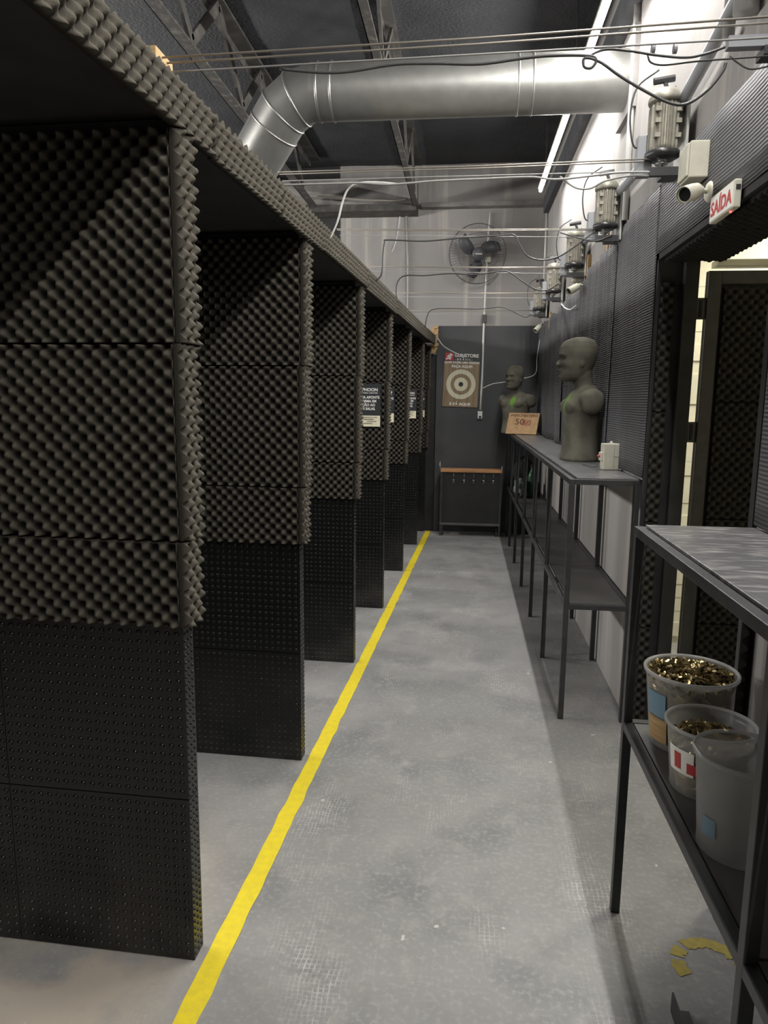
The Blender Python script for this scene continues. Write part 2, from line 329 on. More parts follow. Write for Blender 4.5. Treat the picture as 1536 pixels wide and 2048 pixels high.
def smoothpts(pts, n=6):
    """Catmull-Rom through the points"""
    P = [Vector(p) for p in pts]; P = [P[0] * 2 - P[1]] + P + [P[-1] * 2 - P[-2]]; out = []
    for i in range(1, len(P) - 2):
        for k in range(n):
            t = k / n; a, b, c, d = P[i - 1], P[i], P[i + 1], P[i + 2]
            out.append(0.5 * ((2 * b) + (c - a) * t + (2 * a - 5 * b + 4 * c - d) * t * t + (3 * b - a - 3 * c + d) * t ** 3))
    out.append(P[-2]); return out
def text_mesh(lines, name='lettering'):
    """lines: (string, size, x, y, align, bold[, xscale]) in a local xy plane -> one mesh"""
    mb = MB()
    for ln in lines:
        st, size, x, y, al, bold = ln[:6]; xs = ln[6] if len(ln) > 6 else 1.0
        cu = bpy.data.curves.new('t', 'FONT'); cu.body = st; cu.size = size; cu.align_x = al; cu.offset = bold * size; cu.extrude = 0.0004; cu.resolution_u = 3
        ob = bpy.data.objects.new('t', cu); COL.objects.link(ob)
        dg = bpy.context.evaluated_depsgraph_get(); dg.update()
        me = bpy.data.meshes.new_from_object(ob.evaluated_get(dg))
        mb.add([(x + v.co.x * xs, y + v.co.y, v.co.z) for v in me.vertices], [tuple(p.vertices) for p in me.polygons])
        bpy.data.objects.remove(ob); bpy.data.meshes.remove(me)
    return mb

PITCH = 0.0220
_foam = {}
def foam_mesh(wd, ht, div=4, A=0.020, base=0.008, ph=0):
    key = (round(wd, 4), round(ht, 4), div, A, ph)
    if key in _foam: return _foam[key]
    st = PITCH / div; nu = max(2, round(wd / st)); nv = max(2, round(ht / st)); v = []; f = []
    for j in range(nv + 1):
        for i in range(nu + 1):
            x = wd * i / nu; y = ht * j / nv
            z = base + A * (0.5 + 0.5 * math.cos(PI * (x / PITCH + ph)) * math.cos(PI * y / PITCH))
            z += 0.0012 * noise.noise(Vector((x * 30, y * 30, ph * 7)))
            v.append((x, y, z))
    W = nu + 1
    for j in range(nv):
        for i in range(nu): f.append((j * W + i, j * W + i + 1, (j + 1) * W + i + 1, (j + 1) * W + i))
    edge = [i for i in range(W)] + [j * W + nu for j in range(1, nv + 1)] + [nv * W + i for i in range(nu - 1, -1, -1)] + [j * W for j in range(nv - 1, 0, -1)]
    n0 = len(v); v += [(v[e][0], v[e][1], 0) for e in edge]; m = len(edge)
    for k in range(m): f.append((edge[(k + 1) % m], edge[k], n0 + k, n0 + (k + 1) % m))
    me = bpy.data.meshes.new('foam_panel'); me.from_pydata(v, [], f); me.update()
    me.polygons.foreach_set('use_smooth', [i < nu * nv for i in range(len(f))])
    _foam[key] = me; return me
_mats = {}
def stud_mesh(wd, ht, pitch=0.025, r=0.0074, h=0.0044, seg=8, base=0.006):
    key = (round(wd, 4), round(ht, 4), pitch, seg)
    if key in _mats: return _mats[key]
    mb = MB().box((0, 0, 0), (wd, ht, base))
    nu = max(1, int(wd / pitch + 0.3)); nv = max(1, int(ht / pitch + 0.3))
    ox = (wd - (nu - 1) * pitch) / 2; oy = (ht - (nv - 1) * pitch) / 2
    pr = [(r, 0), (r * 0.94, h * 0.45), (r * 0.74, h * .88), (r * .42, h)]
    for j in range(nv):
        for i in range(nu):
            cx, cy = ox + i * pitch, oy + j * pitch; n0 = len(mb.v)
            for (rr, hh) in pr:
                for k in range(seg): a = 2 * PI * k / seg; mb.v.append((cx + rr * math.cos(a), cy + rr * math.sin(a), base + hh))
            for q in range(3):
                for k in range(seg): mb.f.append((n0 + q * seg + k, n0 + q * seg + (k + 1) % seg, n0 + (q + 1) * seg + (k + 1) % seg, n0 + (q + 1) * seg + k))
            mb.f.append(tuple(n0 + 3 * seg + k for k in range(seg)))
    me = mb.mesh('rubber_mat'); me.polygons.foreach_set('use_smooth', [i > 5 for i in range(len(me.polygons))]); _mats[key] = me; return me
def foam_obj(name, wd, ht, M, parent, m=foam_m, div=4, ph=0, A=0.020):
    me = foam_mesh(wd, ht, div, A, ph=ph)
    if len(me.materials) and me.materials[0] != m:
        me = me.copy(); me.materials.clear()
    return place(name, me, m, parent, M)

# ================================================================== THE SETTING
XW = 0.80          # face of the right wall
YB = 8.15          # face of the back wall
struct(MB().box((-5, -3.2, -0.1), (4.2, YB + 0.2, 0)).build('floor', floor_m))
def ceil_z(x): return 4.0
v = []; f = []
NX, NY = 30, 50
for j in range(NY + 1):
    for i in range(NX + 1):
        x = 0.95 - 5.95 * i / NX; y = -3.3 + (YB + 3.5) * j / NY
        v.append((x, y, ceil_z(x) + 0.02 * noise.noise(Vector((x * 2, y * 2, 3)))))
for j in range(NY):
    for i in range(NX): a = j * (NX + 1) + i; f.append((a, a + 1, a + NX + 2, a + NX + 1))
n0 = len(v); v += [(0.95, -3.3, 5.3), (-5, -3.3, 5.3), (-5, YB + .2, 5.3), (0.95, YB + .2, 5.3)]; f.append((n0, n0 + 1, n0 + 2, n0 + 3))
struct(MB().add(v, f).build('ceiling', ceil_m, smooth=True))
DY0, DY1, DZ = 2.02, 3.25, 2.12      # door opening
mb = MB().box((XW, DY1, 0), (.940, YB + .2, 4.1)).box((XW, DY0, DZ), (1.05, DY1, 4.1)).box((XW, -3.3, 0), (1.05, DY0, 4.1))
struct(mb.build('wall_right', wall_m))
struct(MB().box((-5, YB, 0), (1.0, YB + .2, 5.2)).build('wall_back', wall_m))
struct(MB().box((-5.2, -3.3, 0), (-5, YB + .2, 5.2)).build('wall_left', black_board))
struct(MB().box((-5, -3.3, 0), (1.0, -3.1, 5.2)).build('wall_front', mat('rear_wall_paint', (0.12, 0.118, 0.115), .8)))
# dark painted zones of the back wall
struct(MB().box((-5, YB - .004, 2.0), (-1.43, YB, 4.9)).build('trim_1', black_board))
struct(MB().box((-0.335, YB - .03, 0), (XW, YB, 2.31)).build('trim_2', panel_m))
struct(MB().box((-5, YB - .004, 0), (-0.335, YB, 2.0)).build('trim_3', black_board))
# room beyond the door
mb = MB().box((.941, 4.5, 0), (4.2, 4.6, 2.9)).box((4.1, 1.2, 0), (4.2, 4.5, 2.9)).box((1.04, 1.1, 0), (4.2, 1.2, 2.9)).box((1.04, 1.1, 2.8), (4.2, 4.6, 2.9))
struct(mb.build('wall_hall', hall_m))
bs = MB(); random.seed(3)
for k in range(26):                                                  # rough plaster edge seen through the hinge gap
    z = 0.05 + k * 0.085
    bs.box((1.02 + random.uniform(-.02, .02), 4.490 - random.uniform(0, .01), z - random.uniform(0, .01)), (1.60 + random.uniform(-.02, .02), 4.499, z + 0.0855))
struct(bs.build('trim_4', hall_m))

# door opening lining, foam and door leaf
mb = MB().box((XW - .012, DY1 - .03, 0), (.955, DY1 - .001, DZ)).box((XW - .012, DY0, DZ - .03), (1.05, DY1, DZ + .001)).box((XW - .012, DY0 - .0, 0), (1.0, DY0 + .03, DZ))
mb.box((0.89, DY1 - .07, 0), (0.945, DY1 - .03, DZ - .03))
struct(mb.build('door_frame', black_board)); bpy.data.objects['door_frame'].name = 'trim_5'
t = thing('jamb_foam', 'dark egg-crate foam strip up the far side of the open doorway', 'acoustic foam', (XW, DY1 - .031, 0))
for k, (z0, z1) in enumerate(((0.02, .5), (.5, .98), (.98, 1.46), (1.46, 2.0))):
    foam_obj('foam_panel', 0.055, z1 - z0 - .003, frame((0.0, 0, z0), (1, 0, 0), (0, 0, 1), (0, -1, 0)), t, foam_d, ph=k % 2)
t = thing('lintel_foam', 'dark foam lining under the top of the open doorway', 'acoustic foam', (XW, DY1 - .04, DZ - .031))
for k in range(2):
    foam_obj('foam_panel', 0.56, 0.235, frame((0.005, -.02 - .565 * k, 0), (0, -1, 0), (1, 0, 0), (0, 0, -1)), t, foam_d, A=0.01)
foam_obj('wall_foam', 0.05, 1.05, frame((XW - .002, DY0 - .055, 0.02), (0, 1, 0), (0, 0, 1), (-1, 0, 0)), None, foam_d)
tag(bpy.data.objects['wall_foam'], 'narrow dark foam strip low on the wall at the near side of the doorway', 'acoustic foam')

LY = 3.30
dleaf = thing('door_1', None, None, (1.016, LY, 0)); struct(dleaf); dleaf['label'] = 'dark framed door standing open, covered with egg-crate foam'
b = MB().box((0, 0, 0.02), (0.80, 0.028, 2.055)); b.build('door_board', black_board, dleaf)
fr = MB().box((0, -.012, .02), (.055, 0, 2.055)).box((0.745, -.012, .02), (.80, 0, 2.055)).box((.055, -.012, 2.0), (.745, 0, 2.055)).box((.055, -.012, .02), (.745, 0, .06))
bevel(fr.build('door_rim', steel, dleaf))
for z0, z1 in ((0.06, 0.50), (0.505, 0.985), (0.99, 1.50), (1.505, 1.985)):
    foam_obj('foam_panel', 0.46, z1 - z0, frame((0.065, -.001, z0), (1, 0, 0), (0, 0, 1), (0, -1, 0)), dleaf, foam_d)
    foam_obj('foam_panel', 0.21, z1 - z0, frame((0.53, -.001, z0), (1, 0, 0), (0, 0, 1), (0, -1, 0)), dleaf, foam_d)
for z in (0.25, 1.37, 1.90):
    MB().tube([(-.016, 0.005, z - .035), (-.016, 0.005, z + .035)], .014, 8).box((-.08, .0, z - .045), (.0, .006, z + .045)).build('hinge', steel, dleaf)
struct(MB().box((1.045, 3.28, 2.075), (1.9, 3.36, 2.10)).build('trim_6', hall_m))

# ================================================================== FLOOR MARKINGS
def rag(a, b, wd, n, amp, seed):
    A, B = Vector(a), Vector(b); d = (B - A); nrm = Vector((-d.y, d.x, 0)).normalized(); v = []; f = []
    for i in range(n + 1):
        t = i / n; p = A + d * t
        l = nrm * (wd / 2 + amp * noise.noise(Vector((t * n * .35, seed, 0)))); r = nrm * (-wd / 2 + amp * noise.noise(Vector((t * n * .35, seed + 9, 0))))
        v += [p + l, p + r, p + l + Vector((0, 0, -.0015)), p + r + Vector((0, 0, -.0015))]
    for i in range(n):
        a = i * 4; f += [(a, a + 1, a + 5, a + 4), (a, a + 4, a + 6, a + 2), (a + 1, a + 3, a + 7, a + 5)]
    return MB().add(v, f)
la = Vector((-0.672, 0.5, 0.0018)); lb = Vector((-0.392, 8.12, 0.0018))
tag(rag(la, lb, 0.060, 220, .006, 1).build('floor_line', yellow), 'bright yellow painted line running along the floor beside the booths', 'floor marking')
arc = MB()
c0 = Vector((0.70, 1.79, 0)); 
for k in range(46):
    a = math.radians(-20 + k * 4.9); r0 = 0.105 + .008 * noise.noise(Vector((k * .4, 0, 0))); r1 = r0 - .038 - .012 * noise.noise(Vector((k * .5, 4, 0)))
    if k in (30, 31, 37, 38): continue
    p = [c0 + Vector((math.cos(x) * r * 1.0, math.sin(x) * r, .0015)) for x in (a, a + .088) for r in (r0, r1)]
    arc.add(p, [(0, 1, 3, 2)])
tag(arc.build('painted_arc', yellow_old), 'worn yellow painted ring on the floor under the near shelf', 'floor marking')
for (a, b) in (((0.548, 1.63, 0), (0.548, 0.9, 0)), ((0.70, 1.50, 0), (0.70, 0.9, 0))):
    mb = MB().box((a[0], b[1], 0.001), (a[0] + .005, a[1], .055)).box((a[0] + .0049, b[1], 0.001), (a[0] + .045, a[1], .006))
    tag(bevel(mb.build('angle_bar', steel), .0008), 'black steel angle bar lying on the floor ' + ('left of the near shelf leg, edge up' if a[0] < .6 else 'farther under the near shelf'), 'steel bar')

# ================================================================== SHOOTING BOOTHS
def xf(y): return -0.690 + 0.0375 * (y - 1.645)
PY = (1.645, 2.735, 3.87, 4.97, 6.125, 7.305)
SIDE = ['nearest', 'second', 'third', 'fourth', 'fifth', 'sixth']
def partition(i, y, wd=1.15, zb=0.94, last=False):
    lab = ('%s foam-clad booth partition from the camera' % SIDE[i]) if not last else 'narrow booth partition standing against the back wall'
    if i == 0 and not last: lab = 'nearest booth partition, black egg-crate foam above studded rubber mats'
    t = thing('booth_partition', lab, 'partition', (xf(y), y, 0), math.radians(-1.5), 'booth partitions along the yellow line')
    T = 0.052
    MB().box((-wd, 0, 0.001), (0, T, 2.115)).build('board', black_board, t)
    div = 5 if i < 2 else 4
    rows = ((zb, 1.155), (1.158, 1.622), (1.625, 2.09))
    for (z0, z1) in rows:
        dx = (.008, .016, .024)[rows.index((z0, z1))] + random.uniform(-.002, .002)
        for (u0, u1) in ((0, .5), (.503, wd)):
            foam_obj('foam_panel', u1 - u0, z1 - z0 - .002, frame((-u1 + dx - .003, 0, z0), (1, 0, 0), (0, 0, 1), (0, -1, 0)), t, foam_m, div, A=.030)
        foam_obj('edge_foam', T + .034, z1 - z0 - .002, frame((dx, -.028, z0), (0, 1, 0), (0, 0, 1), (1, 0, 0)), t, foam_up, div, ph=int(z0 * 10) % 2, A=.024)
    for (z0, z1) in ((0.002, .468), (.470, zb + .02)):
        for (u0, u1) in ((0, .5), (.502, wd)):
            place('rubber_mat', stud_mesh(u1 - u0, z1 - z0 - .001), rubber_m, t, frame((-u1, 0, z0), (1, 0, 0), (0, 0, 1), (0, -1, 0)))
        place('edge_mat', stud_mesh(T + .006, z1 - z0 - .001, 0.019, .005, .003, 6), rubber_m, t, frame((0, -.006, z0), (0, 1, 0), (0, 0, 1), (1, 0, 0)))
    return t
ZB = (0.94, 0.93, 0.955, 0.94, 0.955, 0.965)
for i, y in enumerate(PY): partition(i, y, zb=ZB[i])
partition(0, 8.085, zb=.965, last=True)
# second row of panels behind: dark back of each booth far left keeps the range side closed to view
# roof over the booths and its foam-faced front edge
ang = math.atan(0.045)
roof = thing('booth_roof', 'long black roof board over the booths with foam-faced front edge', 'booth roof', (-.729, 0.2, 0), -ang)
MB().box((-1.15, -1.5, 2.12), (-.002, 7.85, 2.15)).build('roof_board', black_board, roof)
MB().box((-.035, -1.5, 2.15), (-.002, 7.85, 2.178)).build('fascia_board', black_board, roof)
yy = -1.5; k = 0; random.seed(11)
while yy < 7.8:
    ln = min(0.56 if k % 3 else 1.0, 7.85 - yy); dz = random.uniform(-.008, .008); tilt = random.uniform(-.006, .006)
    M = frame((0.0 + random.uniform(0, .004), yy, 2.090 + dz), (0, 1, tilt), (0, -tilt, 1), (1, 0, 0))
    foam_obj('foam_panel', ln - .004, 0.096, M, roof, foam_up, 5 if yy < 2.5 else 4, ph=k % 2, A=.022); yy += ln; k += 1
yy = -1.5
for k in range(9):                                                   # foam wrapped on the top edge of the fascia
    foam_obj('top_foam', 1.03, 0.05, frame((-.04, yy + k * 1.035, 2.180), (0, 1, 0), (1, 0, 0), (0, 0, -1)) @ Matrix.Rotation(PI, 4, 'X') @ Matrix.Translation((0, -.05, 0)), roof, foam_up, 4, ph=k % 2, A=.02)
tag(bevel(MB().obox((-.775, 1.80, 2.235), (.028, 0, .0), (0, .05, 0), (0, 0, .083)).build('wood_block', wood_m)), 'small pale wood block on the booth roof holding the first wire pair', 'wood block')

# target-rule posters hanging on the booth foam
def rule_poster(y, xr, zt, lab):
    W, H = 0.20, 0.295
    t = thing('rule_poster', lab, 'poster', (xr, y, zt), math.radians(-1.5), 'black and cream rule posters on the booth partitions')
    bevel(MB().box((-W, -.004, -H), (0, 0, 0)).build('backing', navy_tx, t), .0008)
    MB().box((-W + .004, -.006, -H + .003), (-.003, -.004, -H * .735)).build('cream_band', cream_tx, t)
    M = frame((0, -.0056, 0), (1, 0, 0), (0, 0, 1), (0, -1, 0))
    r = -.008
    text_mesh([('TYPHOON', .030, r - .012, -.050, 'RIGHT', .03), ('TIRO CENTER', .011, r - .012, -.066, 'RIGHT', .02, 1.5),
               ('NUNCA APONTE', .0245, r - .0, -.100, 'RIGHT', .03, .95), ('SUA ARMA EM', .0245, r - .022, -.126, 'RIGHT', .03, .95),
               ('DIREÇÃO AO', .0245, r - .030, -.152, 'RIGHT', .03, .95), ('DAS SALAS.', .0245, r - .028, -.178, 'RIGHT', .03, .95)]).build('lettering', white_tx, t, M=M)
    text_mesh([('SEGURANÇA É UM', .0095, r - .018, -.232, 'RIGHT', .02, 1.3), ('COMPROMISSO', .0095, r - .036, -.246, 'RIGHT', .02, 1.3), ('E DEVER DE', .0095, r - .022, -.260, 'RIGHT', .02, 1.3), ('TODOS NA ESCOLA', .0095, r - .05, -.274, 'RIGHT', .02)]).build('small_print', black_tx, t, M=frame((0, -.0066, 0), (1, 0, 0), (0, 0, 1), (0, -1, 0)))
rule_poster(4.935, -.583, 1.605, 'rule poster on the fourth partition, its APONTE line readable')
rule_poster(6.09, -.602, 1.60, 'rule poster on the fifth partition, almost hidden, sliver showing')
rule_poster(7.27, -.495, 1.605, 'rule poster on the sixth partition, smaller readable lines')
rule_poster(8.045, -.452, 1.60, 'rule poster farthest away beside the back wall, thin sliver showing')

# ================================================================== BACK WALL
pp = thing('target_poster', 'wooden poster with cream target rings and white lettering on back wall', 'poster', (-.262, YB - .032, 1.43), 0)
# slightly turned as it hangs
pp.rotation_euler = (0, math.radians(-1.5) * -1, 0)
MB().box((0, -.008, 0), (.392, 0, .50)).build('wood_sheet', wood_p, pp)
def disc(cx, cz, r0, r1, y, n=48):
    mb = MB(); v = []; 
    for k in range(n):
        a = 2 * PI * k / n
        v += [(cx + r0 * math.cos(a), y, cz + r0 * math.sin(a)), (cx + r1 * math.cos(a), y, cz + r1 * math.sin(a))]
    f = [(2 * k, 2 * k + 1, (2 * k + 3) % (2 * n), (2 * k + 2) % (2 * n)) for k in range(n)]
    return mb.add(v, f)
cream_ring = mat('cream_ring', (0.66, 0.63, 0.47), .6, col2=(0.50, 0.47, 0.34), nscale=3, stretch=(22, 1, 1), lo_hi=(.3, .8))
disc(.196, .25, .115, .163, -.0095).build('outer_ring', cream_ring, pp)
disc(.196, .25, .026, .075, -.0095).build('inner_ring', cream_ring, pp)
disc(.196, .25, .0, .026, -.0100).build('bullseye', black_tx, pp)
M = frame((0, -.0105, 0), (1, 0, 0), (0, 0, 1), (0, -1, 0))
text_mesh([('QUER FAZER UMA VISADA?', .031, .196, .478, 'CENTER', .035, 1.02), ('FAÇA AQUI!!', .038, .20, .433, 'CENTER', .035, 1.05), ('E SÓ AQUI!', .042, .196, .018, 'CENTER', .035, 1.1),
           ('GUNSTORE', .050, .110, .548, 'LEFT', .035, 1.02), ('- B R A S I L -', .030, .118, .512, 'LEFT', .02, 1.15)]).build('lettering', white_tx, pp, M=M)
MB().box((0.006, -.009, .508), (.102, -.004, .590)).build('red_badge', red_tx, pp)
fig = MB().obox((.048, -.010, .555), (.016, 0, .012), (0, .001, 0), (-.006, 0, .010)).obox((.072, -.010, .568), (.014, 0, -.002), (0, .001, 0), (.003, 0, .010)).obox((.035, -.010, .527), (.022, 0, .006), (0, .001, 0), (-.002, 0, .006)).obox((.064, -.010, .535), (.005, 0, .018), (0, .001, 0), (.009, 0, -.003)).obox((.066, -.010, .580), (.007, 0, 0), (0, .001, 0), (0, 0, .006))
fig.build('badge_figure', white_tx, pp)

# conduits on the back wall
def pline(pts, axis, val): return [plane_pt(x, y, axis, val) for x, y in pts]
t = thing('wall_conduit', 'white electrical conduit down the back wall past the fan with boxes', 'conduit', (0.1, YB - .02, 1.3))
pts = pline([(981, 425), (977, 470), (972, 560), (968, 650)], 1, YB - .03) + pline([(966, 700), (964, 760), (961, 820)], 1, YB - .05)
off = Vector((0.1, YB - .02, 1.3))
MB().tube([p - off for p in pts], .0115, 8).build('pipe', cable_w, t, smooth=True)
for (x, y, w_, h_, m_) in ((976, 515, .030, .048, white_pl), (969, 637, .026, .044, dark_pl), (960, 830, .026, .042, cable_w)):
    p = onY(x, y, YB - .06) - off
    bevel(MB().box((p.x - w_, p.y - .0, p.z - h_), (p.x + w_, p.y + .05, p.z + h_)).build('outlet_box', m_, t), .004)
p = onY(960, 834, YB - .062) - off
MB().lathe([(.014, 0), (.014, .004), (.0, .004)], p, 16, (0, -1, 0)).build('socket', black_tx, t)
t = tag(MB().tube(pline([(813, 428), (816, 520), (816, 600), (815, 660)], 1, YB - .03), .013, 8).build('wall_conduit', cable_g, smooth=True), 'straight grey conduit on the back wall left of the fan', 'conduit')
tag(MB().tube(smoothpts(pline([(800, 432), (795, 470), (788, 495), (784, 503)], 1, YB - .03)), .006, 6).build('loose_cable', cable_w, smooth=True), 'short pale cable end hanging from the back beam', 'cable')

# fan
fc = onY(955, 508, YB - .17)
t = thing('wall_fan', 'dark wall fan with three blades and round wire cage', 'fan', fc)
t.rotation_euler = (math.radians(10), 0, math.radians(8))
cage = MB()
for (r, y) in ((.305, 0), (.305, .012), (.30, -.03), (.21, -.065), (.10, -.075)):
    cage.tube([(r * math.cos(a), y, r * math.sin(a)) for a in [2 * PI * k / 40 for k in range(41)]], .0026, 5, False)
for k in range(60):
    a = 2 * PI * k / 60; c, s = math.cos(a), math.sin(a)
    cage.tube([(.06 * c, -.075, .06 * s), (.20 * c, -.066, .20 * s), (.285 * c, -.04, .285 * s), (.305 * c, 0, .305 * s), (.22 * c, .09, .22 * s), (.06 * c, .10, .06 * s)], .0009, 4, False)
cage.build('cage', fanm, t, smooth=True)
MB().lathe([(0, -.088), (.062, -.086), (.068, -.07), (.066, -.06)], (0, 0, 0), 28, (0, 1, 0)).build('hub_cover', fanm, t, smooth=True)
MB().box((-.035, -.0905, -.004), (.035, -.087, .004)).build('badge', cable_w, t)
for k in range(3):
    a0 = math.radians(38 + 118 * k); v = []; f = []; n = 8
    for i in range(n + 1):
        r = .05 + .20 * i / n; wdt = .035 + .032 * math.sin(PI * min(1, i / n * .9)); sw = -.35 * (i / n) ** 1.5
        for s_, yy in ((-1, -.02), (1, .025)):
            an = a0 + sw + s_ * wdt / max(r, .09); v += [(r * math.cos(an), yy - .02, r * math.sin(an)), (r * math.cos(an), yy - .016, r * math.sin(an))]
    for i in range(n): q_ = i * 4; f += [(q_, q_ + 2, q_ + 6, q_ + 4), (q_ + 1, q_ + 5, q_ + 7, q_ + 3), (q_, q_ + 4, q_ + 5, q_ + 1), (q_ + 2, q_ + 3, q_ + 7, q_ + 6)]
    f += [(0, 1, 3, 2), (n * 4, n * 4 + 2, n * 4 + 3, n * 4 + 1)]
    MB().add(v, f).build('blade', fanm, t, smooth=True)
MB().lathe([(.0, -.03), (.055, -.03), (.06, .0), (.06, .09), (.04, .10), (0, .10)], (0, 0, 0), 24, (0, 1, 0)).tube([(0, .08, -.03), (0, .11, -.12), (0, .165, -.16)], .022, 10).box((-.05, .145, -.22), (.05, .165, -.10)).build('motor_mount', fanm, t, smooth=False)

# beam and small angle at the head of the back wall
tag(bevel(MB().box((XW - .055, -3.0, 3.42), (XW - .001, 7.9, 3.58)).build('wall_beam', grey_dark)), 'dark steel beam along the top of the right wall behind the LED tubes', 'beam')
t = thing('roof_beam', 'dusty grey beam across the top of the back wall', 'beam', (-1.5, 8.0, 3.5))
MB().box((-2.2, -.10, .04), (.93, .15, .30)).build('web', beam_m, t)
MB().box((-2.2, -.13, -.03), (.93, .15, .04)).build('lower_flange', truss_m, t)
MB().box((.97, .03, .04), (2.29, .15, .085)).build('angle', beam_m, t)
tag(MB().tube(smoothpts(pline([(604, 390), (660, 394), (720, 399), (780, 401), (815, 398)], 1, 7.78)), .009, 6).build('loose_conduit', wire_m, smooth=True), 'pale bent rod lying across the dusty roof beam', 'pipe')

# trusses
def truss(x, zb, zt, y0, y1, step, lab, wd=.05):
    t = thing('roof_truss', lab, 'truss', (x, y0, zb))
    L_ = y1 - y0; H = zt - zb
    MB().box((-wd, 0, 0), (wd * .1, L_, .012)).box((-wd, 0, 0), (-wd + .006, L_, .075)).build('lower_chord', rust, t)
    MB().box((-wd, 0, H - .012), (wd * .6, L_, H)).box((-wd, 0, H - .06), (-wd + .006, L_, H)).build('upper_chord', truss_m, t)
    n = int(L_ / step)
    for k in range(n):
        a = (0, k * step, .02); b = (0, (k + .5) * step, H - .03); c = (0, (k + 1) * step, .02)
        for p, q_ in ((a, b), (b, c)):
            p, q_ = Vector(p), Vector(q_); d = (q_ - p) / 2; nn = Vector((0, -d.z, d.y)).normalized()
            MB().obox((p + q_) / 2, d, nn * (.016 if wd < .06 else .032), (.010, 0, 0)).build('web_bar', truss_m, t)
    return t
truss(-.56, 3.51, 3.96, 2.0, 8.0, .9, 'lattice roof truss with pale lower edge above the aisle')
truss(-1.62, 3.50, 3.97, 2.4, 7.8, .95, 'dark lattice roof truss at the left beside the duct', .07)
tag(MB().tube([(-1.36, 2.35, 2.26), (-1.36, 2.35, 4.0)], .006, 6).build('hanger_rod', truss_m), 'thin steel rod hanging from the ceiling behind the booth roof', 'rod')

# ================================================================== LED TUBES
led_x, led_z = 0.60, 3.32
ends = [(-2.7, -.35), (-.3, 1.95), (2.0, 4.28), (4.33, 6.72)]
for k, (a, b) in enumerate(ends):
    t = thing('led_tube', ['white LED tube light behind the camera near the right wall', 'white LED tube light overhead near the right wall', 'bright LED tube before the duct near the right wall', 'bright LED tube beyond the duct, farthest toward the back wall'][k], 'light', (led_x, a, led_z), 0, 'LED tubes in one line over the aisle')
    # half-round diffuser turned down and away from the wall, opaque spine behind it
    arc_, spine = MB(), MB(); L_ = b - a
    for mb_, (p0_, p1_) in ((arc_, (-90, 90)), (spine, (90, 270))):
        n = 8; v = []
        for k2 in range(n + 1):
            an = math.radians(222 + p0_ + (p1_ - p0_) * k2 / n)
            for yy_ in (.02, L_ - .02): v.append((.0145 * math.cos(an), yy_, .0145 * math.sin(an)))
        mb_.add(v, [(2 * q_, 2 * q_ + 2, 2 * q_ + 3, 2 * q_ + 1) for q_ in range(n)])
    arc_.build('diffuser', tube_m, t, smooth=True); spine.build('spine', white_pl, t, smooth=True)
    for y in (.008, b - a - .008): MB().tube([(0, y - .014, 0), (0, y + .014, 0)], .0165, 10).build('end_cap', white_pl, t, smooth=True)
    MB().box((-.02, .0, .018), (.02, b - a, .04)).build('housing', white_pl, t)
    for y in (.4, b - a - .4): MB().tube([(0, y, .04), (0, y, ceil_z(led_x) - led_z)], .004, 6).build('bracket', steel, t)

# ================================================================== DUCT
t = thing('air_duct', 'large round galvanised air duct crossing overhead and bending down left', 'duct', (0, 4.1, 3.14))
def seg(a, b, r0, r1=None, n=40): return MB().tube([a, b], r0, n, False, rs=[r0, r1 or r0])
R = .143
A0 = Vector((.80, 0, 0)); B0 = Vector((-.60, 0, 0.0))
dirn = Vector((-.66, .34, -.74)).normalized()
pts = [A0, Vector((-.62, 0, .0))]
seg((.798, 0, 0), (.42, 0, 0), R).build('duct_section', galv, t, smooth=True)
seg((.42, 0, 0), (-.87, 0, 0), R).build('duct_section', galv, t, smooth=True)
for x in (.30, .225, -.755, -.83):
    MB().tube([(x - .006, 0, 0), (x, 0, 0), (x + .006, 0, 0)], R, 40, False, rs=[R, R + .006, R]).build('duct_bead', galv, t, smooth=True)
# elbow of gores
gore = [Vector((-.865, 0, 0))]; d0 = Vector((-1, 0, 0)); cur = Vector((-.865, 0, 0)); dd = [d0]
for k in range(1, 4):
    d = d0.lerp(dirn, k / 3).normalized(); cur = cur + d * (.10 if k < 3 else .10); gore.append(cur.copy()); dd.append(d)
gp = gore + [gore[-1] + dirn * .30]
def ringmesh(P, r, n=40):
    """mitred tube through P"""
    mb = MB(); rings = []
    for i, p in enumerate(P):
        a = (P[i] - P[i - 1]).normalized() if i else d0
        b = (P[i + 1] - P[i]).normalized() if 0 < i < len(P) - 1 else a
        t_ = (a + b).normalized(); sc = 1 / max(.3, t_.dot(a))
        side = a.cross(b); side = side.normalized() if side.length > 1e-4 else d0.cross(dirn).normalized()
        u = side; v_ = t_.cross(side).normalized()
        rings.append([p + u * math.cos(2 * PI * k / n) * r + v_ * math.sin(2 * PI * k / n) * r * sc for k in range(n)])
    return rings
rings = ringmesh(gp, R)
for i in range(len(gp) - 1):
    n = 40; v = rings[i] + rings[i + 1]; f = [(k, (k + 1) % n, n + (k + 1) % n, n + k) for k in range(n)]
    MB().add(v, f).build('duct_gore' if i < 3 else 'duct_section', galv, t, smooth=True)
    ce = sum(rings[i + 1], Vector()) / n
    MB().tube([ce + (q_ - ce) * 1.012 for q_ in rings[i + 1]] + [ce + (rings[i + 1][0] - ce) * 1.012], .0045, 6, False).build('duct_seam', galv, t, smooth=True)
e = gp[-1]
seg(e, e + dirn * .05, R + .004).build('collar', galv, t, smooth=True)
seg(e + dirn * .03, e + dirn * .62, R - .006).build('duct_section', galv, t, smooth=True)
MB().box((.775, -.19, -.19), (.799, .19, .19)).build('wall_flange', wall_m, t)

